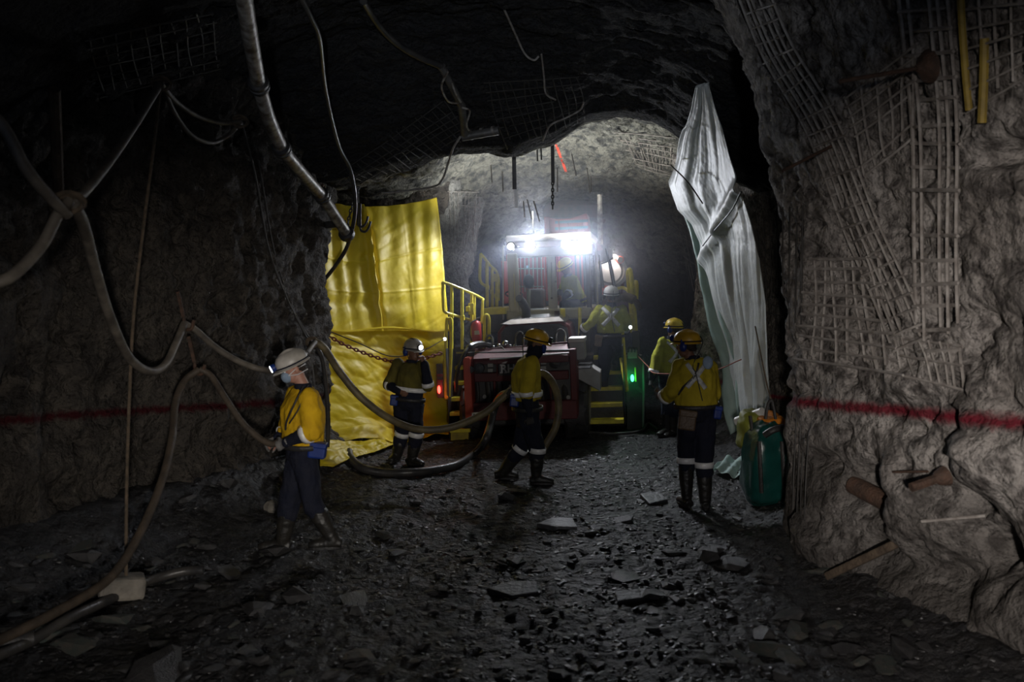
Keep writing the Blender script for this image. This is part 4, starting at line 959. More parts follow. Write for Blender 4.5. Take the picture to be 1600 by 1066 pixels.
# G: in the cab
pG, jG, bG = person('seated worker with yellow cap inside the cab behind the right windscreen pane', 15.75, dict(
    head=(884, 418), neck=(888, 431), chest=(892, 446), pel=(903, 474), shL=(897, 438, -.08), shR=(884, 438, .14), elL=(889, 458, -.2), elR=(877, 456, .1), wrL=(880, 466, -.3), wrR=(870, 464, -.1), haL=(874, 467, -.34), haR=(864, 466, -.16),
    hpL=(905, 477, -.05), hpR=(899, 477, .1), knL=(890, 478, -.42), knR=(882, 477, -.3), anL=(893, 505, -.5), anR=(885, 506, -.4), toL=(880, 512, -.6), toR=(876, 512, -.5)),
    -55, 30, M['skin'], M['hlime'], M['lime'], -48, None, dict(ground=False, lamp=False, yellow_to=1.0, belt=.1))
mb = MB(); a = P(905, 480, 15.9); mb.box((-.28, -.2, -.12), (.3, .3, -.02), Matrix.Rotation(R(-8), 3, 'Z'), a + Vector((0, 0, -.06))); mb.build('passenger_seat', M['black'], loader, smooth=False, bevel=.03)
def smooth_pts(pts):
    a = np.array([p[:] for p in pts])
    for _ in range(3): a[1:-1] = .25 * a[:-2] + .5 * a[1:-1] + .25 * a[2:]
    return [Vector(p) for p in a]
# ------------------------------------------------------------------ tarpaulin, sheet, bags
def sheet(name, rows, m, folds, nu=110, nv=150, thick=.004):
    """rows: (py, px_left, px_right, depth_left, depth_right); folds(u, v) -> push towards the camera (m)"""
    r = np.array(rows, float); v = np.linspace(0, 1, nv); pos = (r[:, 0] - r[0, 0]) / (r[-1, 0] - r[0, 0])
    A = np.zeros((nv, nu, 3)); U, V = np.meshgrid(np.linspace(0, 1, nu), v)
    py = np.interp(V, pos, r[:, 0]); xl, xr, dl, dr = [np.interp(V, pos, r[:, k]) for k in (1, 2, 3, 4)]
    xl = xl + 2.0 * vnoise(np.stack([V.ravel() * 14, V.ravel() * 0, V.ravel() * 0], 1)).reshape(V.shape)
    px = xl + (xr - xl) * U; d = dl + (dr - dl) * U
    A[..., 0] = (px - 800) / FPX * d; A[..., 1] = d; A[..., 2] = EYE + (HOR - py) / FPX * d
    n = np.cross(np.gradient(A, axis=1), np.gradient(A, axis=0)); n /= np.linalg.norm(n, axis=2)[..., None] + 1e-9
    e = np.array([0, 0, EYE]) - A; n *= np.sign((n * e).sum(2))[..., None]
    return A - n * folds(U, V)[..., None]
def n2(U, V, a, b, o=0): return fbm(np.stack([U.ravel() * a, V.ravel() * b, np.full(U.size, o)], 1), 3).reshape(U.shape)
def r2(U, V, a, b, o=0): return fbm(np.stack([U.ravel() * a, V.ravel() * b, np.full(U.size, o)], 1), 3, ridged=True).reshape(U.shape)
tp = empty('tarpaulin', P(600, 690, 13.2), 'big yellow tarpaulin curtain hung across the side opening left of the loader', 'tarpaulin')
def f_up(U, V):
    f = (.012 + .028 * np.clip(.6 - U, 0, 1)) * np.sin(U * 44 + 2 * np.sin(V * 2.2) + 3 * n2(U, V, 3, 1)) * (1.25 - V) + .022 * n2(U, V, 5, 1.0) + .008 * n2(U, V, 14, 7, 5)
    return f - .12 * np.exp(-((U - .40 - .06 * V) / .018) ** 2) * np.clip(1.25 - V, 0, 1) + .05 * np.exp(-((U - .435 - .05 * V) / .016) ** 2) - .01 * np.exp(-((V - .42 - .04 * np.sin(U * 5)) / .008) ** 2) - .008 * np.exp(-((V - .68 - .02 * np.sin(U * 4)) / .006) ** 2) - .006 * np.exp(-((U - .72 - .02 * V) / .006) ** 2) - .006 * np.exp(-((U - .19 - .03 * V) / .006) ** 2) + .012 * r2(U * .6 + V, V, 7, 2, 12)
up_rows = [(312, 478, 684, 12.45, 14.1), (345, 486, 688, 12.45, 14.1), (400, 494, 693, 12.5, 14.15), (450, 500, 696, 12.5, 14.2), (518, 505, 702, 12.5, 14.2)]
A = sheet('upper', up_rows, None, f_up); A[:, :, 2] += (.14 * np.abs(np.linspace(-1, 1, 110)) ** 2 - .10)[None, :] * (1 - np.linspace(0, 1, 150))[:, None] ** 2
fast = lambda nm, A, m, par, sol=.004: (lambda mb: mb.build(nm, m, par, solid=sol, angle=80))(MB().grid(A))
fast('upper_sheet', A, M['tarp'], tp)
def f_lo(U, V):
    return .06 * n2(U, V, 3.2, 3.6, 2) + .05 * r2(U + .7 * V, V - .5 * U, 2.5, 4, 4) + .015 * r2(U * 1.0 - .6 * V, V, 8, 4, 7) + .04 - .22 * V * np.exp(-((U - .3) / .3) ** 2)
A = sheet('lower', [(512, 505, 702, 12.5, 14.2), (570, 508, 704, 12.45, 14.2), (630, 512, 706, 12.35, 14.15), (672, 512, 706, 12.2, 14.05), (696, 510, 704, 12.0, 13.6)], None, f_lo)
k = np.linspace(0, 1, 150)[:, None]; A[:, :, 2] = np.maximum(A[:, :, 2], .05 + .02 * np.sin(np.linspace(0, 30, 110))[None, :])
fast('lower_sheet', A, M['tarp'], tp)
# the foot that lies out on the floor
px = np.linspace(0, 1, 70); V_, U_ = np.meshgrid(np.linspace(0, 1, 40), px, indexing='ij')
near_edge = np.interp(px, [0, .15, .35, .6, .8, 1], [735, 737, 722, 712, 702, 696]); x0, x1 = 500, 640
A = np.zeros((40, 70, 3))
for i in range(40):
    for q in range(70):
        g = G(x0 + (x1 - x0) * px[q], 694 + (near_edge[q] - 694) * i / 39); A[i, q] = (g.x, g.y, fz(g.x, g.y))
A[:, :, 2] += .05 + .04 * n2(U_, V_, 3, 2.5, 3) + .04 * r2(U_ + .5 * V_, V_, 2, 3, 8) * (1 - .4 * V_)
fast('floor_flap', A, M['tarp'], tp)
mb = MB(); ed = [P(505 + (702 - 505) * t, 515 + 3 * math.sin(t * 9), 12.42 + 1.66 * t) for t in np.linspace(0, 1, 30)]; mb.tube(ed, .016, 6); mb.build('hem', M['tarp'], tp)

def chain(pts, ln, r, m, name, label, cat='chain', par=None, both=None):
    pts = spline(pts, 12); L_ = [0]
    for a, b in zip(pts, pts[1:]): L_.append(L_[-1] + (b - a).length)
    n = max(2, int(L_[-1] / (ln * .78))); root = par or empty(name, pts[0], label, cat); src = None
    lk = MB(); lk.tube([(math.cos(q) * ln * .26, math.sin(q) * ln * .5, 0) for q in np.linspace(0, 2 * math.pi, 13)], r, 6, cap=False)
    me = lk.mesh('link'); me.materials.append(m)
    for k in range(n):
        s = (k + .5) / n * L_[-1]; i = max(0, min(len(pts) - 2, int(np.searchsorted(L_, s)) - 1)); t = (s - L_[i]) / max(1e-6, L_[i + 1] - L_[i])
        c = lerp(pts[i], pts[i + 1], t); a, b = basis(pts[i + 1] - pts[i]); y = (pts[i + 1] - pts[i]).normalized()
        if k % 2: a, b = b, -a
        mt = Matrix((a, y, a.cross(y))).transposed().to_4x4(); mt.translation = c
        o = bpy.data.objects.new('link', me); C.objects.link(o); o.parent = root; o.matrix_local = W[root.name].inverted() @ mt; W[o.name] = mt
    return root
chain([P(508, 522, 12.3), P(545, 542, 12.45), P(600, 562, 12.75), P(640, 566, 13.0), P(690, 552, 13.35)], .075, .011, M['chain'], 'barrier_chain', 'red and rusty barrier chain slung across the yellow tarpaulin')
mb = MB(); mb.tube(spline([P(510, 516, 12.3), P(560, 536, 12.5), P(612, 557, 12.8), P(660, 548, 13.1), P(694, 530, 13.4)], 10), .008, 6)
tag(mb.build('cord', M['rope']), 'thin brown cord slung just above the chain on the tarpaulin', 'cord')

sh = empty('hanging_sheet', P(1150, 690, 12.6), 'pale woven sheet hanging from the roof down the right wall', 'sheet')
rows = [(134, 1090, 1098, 9.7, 9.5), (170, 1078, 1108, 10.3, 9.55), (205, 1062, 1119, 10.9, 9.65), (250, 1046, 1134, 12.0, 9.75), (288, 1034, 1146, 12.7, 9.85), (330, 1052, 1158, 12.9, 9.95), (352, 1076, 1164, 12.9, 10.0), (380, 1090, 1170, 12.9, 10.1),
        (430, 1100, 1177, 12.9, 10.3), (480, 1113, 1182, 12.9, 10.45), (520, 1126, 1184, 12.9, 10.6), (560, 1139, 1186, 12.8, 10.8), (610, 1143, 1190, 12.7, 11.0), (650, 1152, 1190, 12.6, 11.15), (690, 1161, 1187, 12.5, 11.3)]
fs1 = lambda U, V: .6 * (.09 * np.sin(U * 17 + 4 * V + 5 * n2(U, V, 1.6, 1.5)) * (.3 + .7 * V) + .13 * r2(U + .6 * V, V * .35, 3.2, 1.6, 3) + .05 * r2(U + .5 * V, V * .5, 9, 3, 6) - .14 * np.exp(-((V - .43 + .2 * (U - .3)) / .02) ** 2))
fast('upper_sheet', sheet('s', rows, None, fs1, 120, 190), M['sheet'], sh)
rows = [(330, 1064, 1090, 13.3, 12.6), (380, 1079, 1110, 13.3, 12.6), (450, 1090, 1135, 13.3, 12.5), (520, 1108, 1160, 13.2, 12.4), (570, 1126, 1176, 13.1, 12.4), (640, 1131, 1180, 13.0, 12.3), (690, 1150, 1186, 12.9, 12.3)]
fast('lining_sheet', sheet('s', rows, None, lambda U, V: .06 * np.sin(U * 14 + 4 * V) + .05 * n2(U, V, 5, 4, 1), 60, 110), M['sheetg'], sh)
mb = MB(); mb.tube(spline([P(1098, 384, 12.3), P(1115, 362, 11.6), P(1142, 330, 10.4), P(1158, 300, 9.8)], 8), .01, 6); mb.tube(spline([P(1048, 258, 11.7), P(1075, 285, 11.3), P(1098, 318, 11.1)], 6), .01, 6); mb.build('tie_cord', M['dark'], sh)
A = np.zeros((24, 40, 3)); poly = [(1115, 740), (1135, 722), (1168, 718), (1172, 748), (1140, 752)]
for i in range(24):
    for q in range(40):
        t = q / 39; a = i / 23; x = 1115 + 58 * t; y0 = np.interp(x, [1115, 1135, 1173], [738, 722, 716]); y1 = np.interp(x, [1115, 1135, 1173], [741, 751, 747])
        g = G(x, y0 + (y1 - y0) * a); A[i, q] = (g.x, g.y, fz(g.x, g.y) + .05 + .025 * math.sin(q * .5 + i * .3) + .03 * math.sin(q * .17))
tag(fast('sheet_scrap', A, M['sheetg'], None), 'pale green plastic scrap lying on the floor left of the green bag', 'plastic')

def bag(name, px0, py0, px1, py1, d, dep, m, label, cat='bag', sq=3.2, flap=None, seed=1):
    a, b = P(px0, py1, d), P(px1, py0, d); c = (a + b) / 2; c.y += dep / 2; rx, rz = (b.x - a.x) / 2, (b.z - a.z) / 2; A = []
    nu, nv = 48, 40; vs = []
    for i in range(nv + 1):
        th = math.pi * i / nv - math.pi / 2
        for q in range(nu):
            ph = 2 * math.pi * q / nu; e = 2 / sq; f = lambda v: math.copysign(abs(v) ** e, v)
            vs.append([c.x + rx * f(math.cos(th)) * f(math.cos(ph)), c.y + dep / 2 * f(math.cos(th)) * f(math.sin(ph)), c.z + rz * f(math.sin(th))])
    v = np.array(vs); nrm = v - np.array(c); nrm /= np.linalg.norm(nrm, axis=1)[:, None] + 1e-6
    v += nrm * (.05 * fbm(v * np.array([5, 5, 3]) + seed, 3, ridged=True) + .03 * fbm(v * 11 + seed, 2))[:, None]
    v[:, 0] += .05 * (v[:, 2] - c.z)
    mb = MB(); mb.add([Vector(p) for p in v], [(i * nu + q, i * nu + (q + 1) % nu, (i + 1) * nu + (q + 1) % nu, (i + 1) * nu + q) for i in range(nv) for q in range(nu)])
    e = empty(name, Vector((c.x, c.y, a.z)), label, cat); mb.build('bag_body', m, e, angle=80); return e
gb = bag('green_duffel', 1176, 668, 1236, 796, 9.25, .5, M['gbag'], 'tall green vinyl bag leaning on the right wall', seed=3)
for x in (1186, 1222): k = MB(); k.tube(spline([P(x, 690, 9.2), P(x + 2, 730, 9.17), P(x + 4, 770, 9.2)], 5), .022, 6, Vector((1, 0, 0)), 1); k.build('strap', M['black'], gb)
k = MB(); k.tube(spline([P(1195, 680, 9.2), P(1208, 672, 9.15), P(1224, 668, 9.2)], 5), .035, 8); k.build('rolled_mouth', M['black'], gb)
ob = bag('orange_sack', 1182, 652, 1232, 700, 9.45, .4, M['obag'], 'shiny orange vinyl sack stuffed on top of the green bag', sq=2.4, seed=9)
k = MB(); k.tube(spline([P(1196, 655, 9.4), P(1200, 632, 9.4), P(1205, 626, 9.4), P(1208, 634, 9.4), P(1212, 655, 9.4)], 5), .016, 6); k.build('carry_loop', M['black'], ob)
lbg = bag('lime_backpack', 1163, 648, 1196, 706, 9.55, .3, M['lbag'], 'lime and black backpack squeezed left of the orange sack', seed=5)
k = MB(); k.tube(spline([P(1172, 650, 9.5), P(1176, 680, 9.46), P(1174, 706, 9.5)], 5), .02, 6); k.build('strap', M['black'], lbg)
mb = MB(); a, b = P(1152, 659, 9.9), P(1192, 644, 9.6); mb.tube([a, b], .052, 16); pv = mb.build('plastic_pipe', M['pvc']); tag(pv, 'white plastic pipe end poking out above the lime backpack', 'pipe')
mb = MB(); mb.tube([a + (a - b).normalized() * .002, a + (a - b).normalized() * .004], .045, 14); mb.build('pipe_mouth', M['black'], pv)
mb = MB(); mb.tube(spline([P(1206, 628, 9.4), P(1198, 600, 9.5), P(1186, 540, 9.7), P(1180, 510, 9.9)], 6), .008, 6); tag(mb.build('hanging_string', M['rope']), 'thin string holding the orange sack up to the right wall', 'string')

# ------------------------------------------------------------------ pipes, hoses, cables
def hose(name, pts, r, m, label, cat='hose', n=10, sp=10, parts=()):
    q = spline([p if isinstance(p, Vector) else P(*p) for p in pts], sp); mb = MB(); mb.tube(q, r, n); o = mb.build(name, m); tag(o, label, cat); return o, q
vp = empty('air_pipe', P(545, 370, 11.3), 'long dusty metal air pipe hanging from the roof towards the yellow tarpaulin', 'pipe')
vq = [P(372, -60, 6.3), P(385, 20, 6.9), P(394, 75, 7.4), P(404, 132, 8.0), P(420, 185, 8.5), P(440, 232, 9.1), P(470, 268, 9.8), P(503, 306, 10.6), P(544, 369, 11.3)]
for a, b in ((0, 3), (3, 5), (5, 7), (7, 8)):
    seg = spline(vq[a:b + 1], 10); mb = MB(); mb.tube(seg, .066, 16); mb.build('pipe_section', M['galv'], vp)
for i in (3, 5, 7):
    t = (vq[i + 1] - vq[i - 1]).normalized(); mb = MB(); mb.lathe([(.075, -.07), (.095, -.05), (.095, -.015), (.082, -.01), (.082, .01), (.095, .015), (.095, .05), (.075, .07)], vq[i], t, 18); cp = mb.build('coupling', M['dark'], vp)
    u, v = basis(t); mb = MB(); mb.bar(vq[i] + u * .09 - t * .03, vq[i] + u * .14 - t * .03, .03, .03); mb.bar(vq[i] + u * .09 + t * .03, vq[i] + u * .14 + t * .03, .03, .03); mb.build('coupling_bolt', M['rust'], cp, smooth=False)
t = (vq[8] - vq[7]).normalized(); mb = MB(); mb.lathe([(.07, -.1), (.1, -.08), (.1, -.02), (.085, .01), (.06, .01)], vq[8], t, 18); mb.build('end_collar', M['dark'], vp)
mb = MB(); mb.bar(P(470, 357, 11.6), P(538, 349, 11.3), .09, .09); mb.build('support_arm', M['dark'], vp, smooth=False, bevel=.01)
chain([P(560, 292, 11.4), P(548, 330, 11.35), P(541, 362, 11.3)], .06, .009, M['dark'], 'support_chain', 'short dark chain looped at the lower end of the air pipe')

hose('black_cable', [(462, -20, 7.6), (486, 28, 8.0), (499, 62, 8.4), (508, 140, 9.4), (528, 225, 10.4), (548, 268, 10.9), (555, 325, 11.3), (545, 378, 11.6), (528, 410, 11.8), (500, 446, 12.0)], .026, M['hoseb'], 'black cable hanging beside the air pipe and curving behind the left corner', 'cable')
hose('roof_hose', smooth_pts([S(*p) for p in ((568, 2, .1), (578, 22, .12), (590, 45, .14), (616, 78, .14), (660, 97, .14), (690, 104, .12))]), .036, M['hoseb'], 'dark hose slung along the roof at top centre left')
rp = empty('roof_pipe', P(740, 210, 11.0), 'dark bent pipe with pale clamp bands fixed under the roof brow', 'pipe')
for a, b, r in (((690, 104, .13), (721, 165, .15), .045), ((721, 165, .15), (727, 213, .17), .05), ((722, 214, .17), (779, 204, .17), .055)):
    mb = MB(); mb.tube([S(*a), S(*b)], r, 12); mb.build('pipe_section', M['greyp'], rp)
for x, y in ((736, 211), (753, 208), (771, 205)): mb = MB(); mb.tube([S(x - 2, y, .17), S(x + 2, y - .7, .17)], .063, 12); mb.build('clamp_band', M['galv'], rp)
for p in ([(700, 112, 10.85), (690, 135, 10.9), (700, 158, 10.95), (716, 162, 11)], [(722, 168, 11), (734, 174, 11), (729, 195, 11.1), (733, 204, 11.15)], [(706, 130, 10.8), (712, 146, 10.85), (720, 160, 10.9)]):
    mb = MB(); mb.tube(spline([S(q[0], q[1], .26) for q in p], 6), .012, 6); mb.build('tie_wire', M['galv'], rp)
hose('thin_cable', [S(x, y, .12) for x, y in ((788, 15), (806, 55), (820, 84), (834, 94), (842, 88))], .012, M['wire'], 'thin looped cable hanging from the dark roof at top centre', 'cable')
hose('thin_cable', [S(x, y, .14) for x, y in ((846, 85), (850, 120), (853, 146), (868, 156))], .011, M['wire'], 'short pale cable end hanging left of the roof brow peak', 'cable')
hose('thin_cable', [S(x, y, .1) for x, y in ((912, 160), (906, 172), (885, 184), (860, 196), (848, 220))], .011, M['wire'], 'pale cable curving along the peak of the roof brow', 'cable')
hose('thin_cable', [S(719, 214, .14), S(708, 232, .12), P(700, 256, 11.5), P(690, 282, 11.6), P(672, 293, 11.7), P(600, 302, 11.7)], .014, M['wire'], 'cable dropping from the roof pipe to the top of the tarpaulin', 'cable')
for i, (x, y0, y1, lab) in enumerate(((559, 278, 352, 'dark curved hook hanging left above the tarpaulin beside the black cable'), (563, 318, 360, 'dark curved hook hanging lowest in front of the tarpaulin top'))):
    mb = MB(); mb.tube(spline([P(x, y0, 12.1), P(x, y1 - 10, 12.1), P(x + 1, y1, 12.1), P(x + 8, y1 + 2, 12.1), P(x + 14, y1 - 6, 12.1), P(x + 16, y1 - 14, 12.1)], 5), .016, 8)
    tag(mb.build('cable_hook', M['dark']), lab, 'hook', 'cable hooks above the tarpaulin')

HK1 = (110, 322, 4.9)
hose('beige_hose', [(-60, 150, 4.4), (0, 192, 4.5), (40, 262, 4.6), (78, 308, 4.75), (106, 336, 4.9)], .030, M['hose'], 'thick beige hose entering high at the left edge down to the wall hook')
hose('beige_hose', [(-60, 452, 4.4), (0, 440, 4.5), (30, 422, 4.6), (66, 382, 4.75), (88, 340, 4.85), (108, 314, 4.95)], .032, M['hose'], 'thick beige hose curving up from the left edge to the wall hook')
hose('beige_hose', [(112, 312, 5.0), (132, 300, 5.3), (170, 254, 5.9), (210, 196, 6.5), (250, 132, 7.2)], .030, M['hose'], 'beige hose rising right from the wall hook to the roof tie')
hose('beige_hose', [(252, 132, 7.25), (276, 160, 7.6), (310, 182, 8.0), (345, 192, 8.4), (375, 190, 8.7)], .022, M['hose'], 'upper of two hoses sagging from the roof tie, left of the air pipe')
hose('beige_hose', [(254, 134, 7.3), (275, 180, 7.7), (300, 212, 8.0), (330, 223, 8.3), (356, 212, 8.6), (376, 192, 8.75)], .020, M['hose'], 'lower of two hoses sagging from the roof tie, left of the air pipe')
hose('beige_hose', [(116, 320, 5.0), (132, 356, 5.3), (150, 425, 5.8), (172, 495, 6.3), (200, 556, 6.8), (232, 580, 7.2), (258, 570, 7.5), (276, 534, 7.8), (288, 506, 8.0)], .034, M['hose'], 'beige hose sagging in a deep loop between the two wall hooks')
hose('beige_hose', [(289, 506, 8.0), (305, 515, 8.1), (340, 545, 8.3), (385, 570, 8.5), (430, 579, 8.7), (470, 560, 9.4), (492, 535, 10.2)], .030, M['hose'], 'beige hose running from the middle wall hook behind the white helmeted head')
hose('brown_hose', [(310, 578, 8.0), (288, 596, 7.9), (274, 630, 7.7), (268, 690, 7.3), (250, 760, 6.9), (215, 840, 6.5), (170, 905, 6.1), (90, 955, 5.6), (0, 1000, 5.2), (-40, 1016, 5.0)], .032, M['hosed'], 'brown hose dropping from the lower wall hook and trailing off at lower left')
hose('brown_hose', [(312, 577, 8.0), (330, 588, 8.0), (352, 622, 7.9), (378, 660, 7.8), (404, 684, 7.75), (424, 694, 7.72), (436, 690, 7.7)], .028, M['hosed'], 'hose from the lower wall hook into the hands of the white helmeted man')
q = [G(318, 900), G(280, 903), G(232, 917), G(175, 945), G(110, 975), G(50, 1012), G(0, 1036), G(-40, 1050)]
for k_, p in enumerate(q): p.z = fz(p.x, p.y) + .045
hose('black_hose', q, .036, M['hoseb'], 'black hose lying on the floor at the lower left corner')
mb = MB(); mb.tube([G(-10, 1020) + Vector((0, 0, .05)), G(52, 1012) + Vector((0, 0, .06))], .05, 10); tag(mb.build('pipe_stub', M['dark']), 'dark pipe stub on the floor in the lower left corner', 'pipe')
hose('rope', [(250, 136, 7.2), (240, 230, 7.15), (226, 340, 7.1), (210, 480, 7.0), (203, 600, 6.95), (198, 760, 6.85), (197, 905, 6.7)], .013, M['rope'], 'slack rope hanging straight from the roof tie to the pale stone block', 'rope')
hose('thin_cable', [(377, 190, 8.75), (398, 270, 9.2), (420, 390, 9.8), (450, 470, 10.3), (482, 533, 10.6)], .011, M['wiredark'], 'dark thin cable from the sagging hoses down to the corner hook', 'cable')
hose('thin_cable', [(404, 250, 9.4), (430, 400, 10), (462, 490, 10.6), (490, 540, 11)], .009, M['wiredark'], 'second dark thin cable hanging along the left corner', 'cable')
hose('black_strap', [(490, 536, 10.4), (503, 560, 10.5), (510, 610, 10.6), (513, 665, 10.7), (511, 708, 10.8)], .026, M['hoseb'], 'black strap hanging at the corner behind the white helmeted man', 'strap')
for (x, y, d), lab in (((110, 318, 4.95), 'rope tie bunching the hoses on the left wall, nearest the camera'), ((252, 132, 7.2), 'knot tying the hoses up under the roof at left'), ((376, 191, 8.7), 'small knot at the right end of the sagging hoses'), ((488, 535, 10.3), 'knot gathering the hoses at the left corner beside the tarpaulin')):
    mb = MB(); c = P(x, y, d)
    for k in range(3): mb.tube([c + Vector((.06 * math.cos(a), .05 * math.sin(a + k), .05 * math.sin(a) + .012 * (k - 1))) for a in np.linspace(0, 6.3, 14)], .012, 6, cap=False)
    tag(mb.build('hose_tie', M['rope']), lab, 'rope')
for x, y, d, lab in ((283, 492, 8.05, 'upper dark steel hook carrying the beige hose on the left wall'), (300, 562, 8.05, 'lower dark steel hook carrying the brown hose on the left wall')):
    mb = MB(); mb.bar(P(x - 5, y - 36, d), P(x + 4, y + 4, d), .03, .02); mb.tube(spline([P(x + 4, y + 2, d), P(x + 6, y + 20, d - .02), P(x + 16, y + 22, d - .05), P(x + 20, y + 8, d - .05)], 5), .016, 8); tag(mb.build('wall_hook', M['rust'], smooth=True), lab, 'hook')
mb = MB(); mb.tube([S(85, 140, .1), S(92, 310, .1)], .045, 8); tag(mb.build('timber_pole', M['wood']), 'dim upright timber pole against the upper left wall', 'pole')
# long hose from the corner to the man at centre, the loop behind him, and the one on the floor
hh = jC['wrL']
hose('muddy_hose', [(490, 533, 10.3), (507, 545, 10.35), (530, 580, 10.5), (565, 622, 10.55), (610, 655, 10.5), (655, 671, 10.4), (705, 668, 10.4), (755, 647, 10.5), (785, 622, 10.55), hh + Vector((-.02, 0, .03)), (830, 588, 10.85), (850, 584, 10.85), (866, 603, 10.7), (873, 635, 10.6), (868, 668, 10.55), (853, 695, 10.5), (844, 712, 10.6)], .044, M['hosey'], 'muddy hose sagging from the left corner into the hands of the man at centre')
q = [P(800, 612, 10.7), P(782, 620, 11.4), P(772, 640, 11.6), P(766, 665, 11.5), P(757, 690, 11.3), G(742, 714), G(715, 732), G(680, 741), G(640, 745), G(600, 746), G(566, 738), G(548, 722), G(545, 712)]
for k_ in range(5, len(q)): q[k_].z = fz(q[k_].x, q[k_].y) + .05
hose('black_floor_hose', q, .050, M['hoseb'], 'thick black hose curving over the floor from the loader to the tarpaulin foot')
hose('canvas_roll', [(962, 470, 14.3), (972, 465, 14.2), (984, 466, 14.15), (994, 472, 14.1), (999, 482, 14.2)], [.05] * 12 + [.075] * 15 + [.05] * 14, M['rope'], 'beige canvas roll draped over the yellow rail beside the climbing man', 'canvas')
hose('red_cord', [(996, 556, 14.05), (1012, 572, 13.5), (1028, 584, 12.95), (1110, 580, 12.3), (1158, 562, 11.6)], .008, M['chain'], 'thin red cord strung from the loader to the right wall', 'cord')
hose('ground_cable', [(918, 676, 13.4), (960, 678, 13.3), (1000, 674, 13.6), (1012, 662, 14.2), (1028, 672, 13.6)], .022, M['hoseb'], 'dark cable lying on the floor before the loader steps', 'cable')

# bars, chain and strips hanging from the lit back roof
def hang(name, x, y0, y1, d, wd, m, lab, cat='bar'):
    mb = MB(); mb.bar(P(x, y0, d), P(x + 1, y1, d), wd, wd * .35); return tag(mb.build(name, m, smooth=False), lab, cat)
hang('roof_bar', 803, 236, 296, 13.0, .06, M['dark'], 'dark flat bar hanging from the lit roof left of centre'); hang('reflector_strip', 806, 295, 325, 13.0, .045, M['tape'], 'white reflective strip below the dark flat bar under the roof', 'strip')
hang('roof_bar', 863, 218, 286, 12.6, .05, M['dark'], 'dark square bar hanging from the roof above the chain')
chain([P(863.5, 284, 12.6), P(863.5, 326, 12.6)], .06, .010, M['dark'], 'hanging_chain', 'short dark chain hanging straight below the dark square bar')
hang('roof_bar', 839, 222, 252, 12.6, .02, M['dark'], 'thin left one of two short dark rods under the lit roof'); hang('roof_bar', 845, 220, 250, 12.6, .02, M['dark'], 'thin right one of two short dark rods under the lit roof')
for x, y0, y1, lean, lab in ((767, 258, 286, 2, 'leftmost stiff wire sticking down from the lit back roof'), (785, 268, 300, 1, 'stiff pale wire under the roof just left of the flat bar'), (818, 314, 340, 2, 'left of three stiff wires splayed above the work lamps'),
        (824, 312, 343, 7, 'middle of three stiff wires splayed above the work lamps'), (834, 314, 346, 9, 'right of three stiff wires splayed above the work lamps'), (871, 262, 300, 0, 'stiff pale wire beside the red paint mark under the roof'),
        (893, 240, 275, 7, 'slanted stiff wire right of the red paint mark under the roof'), (917, 262, 302, 5, 'long stiff wire above the mast under the lit roof'), (923, 275, 300, 1, 'short rightmost stiff wire under the lit roof above the mast')):
    mb = MB(); mb.tube([P(x, y0, 13.3), P(x + lean, y1, 13.3)], .010, 6); tag(mb.build('roof_wire', M['wire']), lab, 'wire', 'stiff wires under the lit roof')

# ------------------------------------------------------------------ welded wire mesh pinned to the rock
def bil(c, u, v):
    (a, b, cc, d) = c; return (np.array(a) * (1 - u) + np.array(b) * u) * (1 - v) + (np.array(d) * (1 - u) + np.array(cc) * u) * v
def wire_mesh(label, fn, nu, nv, r, m, off=.05, jit=.0, seg=9, group=None, stuff=False, uv=1.0):
    """fn(u, v) -> pixel on the rock; nu wires run along v, nv wires along u; each wire a part"""
    c0 = S(*fn(.5, .5), off); root = None if stuff else empty('wire_mesh', c0, label, 'wire mesh', group); all_ = MB()
    for kind, n in (('along', nu), ('across', nv)):
        for k in range(n):
            t = k / max(1, n - 1); pts = []; t = min(1, max(0, t + random.uniform(-.14, .14) / n)); wob = random.uniform(0, 6)
            if jit and random.random() < .06: continue
            e0, e1 = (0, uv * random.uniform(.92, 1)) if kind == 'along' else (-.03, 1.03)
            sg = seg if kind == 'along' else max(4, seg * 2 // 3)
            for s in np.linspace(e0, e1, sg):
                u, v = (t, s) if kind == 'along' else (s, t)
                p = fn(u, v); pts.append(S(p[0] + random.uniform(-jit, jit) + jit * math.sin(wob + 5 * s), p[1] + random.uniform(-jit, jit), off + (.012 if kind == 'across' else 0)))
            # drop jumps over edges of the rock
            md = np.median([p.y for p in pts]); pts = [p for p in pts if abs(p.y - md) < .9]
            if len(pts) < 3: continue
            mb = all_ if stuff else MB(); mb.tube(smooth_pts(pts), r, 4)
            if not stuff: mb.build('wire', m, root)
    if stuff: tag(all_.build('wire_mesh', m), label, 'wire mesh', kind='stuff')
    return root
def strip(center, width):                    # a strap of mesh following a pixel polyline
    c = np.array(center, float); s = np.concatenate([[0], np.cumsum(np.linalg.norm(np.diff(c, axis=0), axis=1))]); s /= s[-1]
    def fn(u, v):
        x, y = np.interp(v, s, c[:, 0]), np.interp(v, s, c[:, 1]); x2, y2 = np.interp(v + .02, s, c[:, 0]), np.interp(v + .02, s, c[:, 1])
        x1, y1 = np.interp(v - .02, s, c[:, 0]), np.interp(v - .02, s, c[:, 1]); t = np.array([x2 - x1, y2 - y1]); t /= np.linalg.norm(t) + 1e-9
        w_ = np.interp(v, [0, 1], width) if hasattr(width, '__len__') else width
        return x - t[1] * (u - .5) * w_ * -1, y + t[0] * (u - .5) * w_ * -1 * 1
    return fn
wire_mesh('upright strap of wire mesh running up the pale right wall, nearest the camera', strip([(1440, -20), (1462, 200), (1460, 400), (1465, 548)], (76, 66)), 6, 17, .0125, M['wire'], .06, .8, 16)
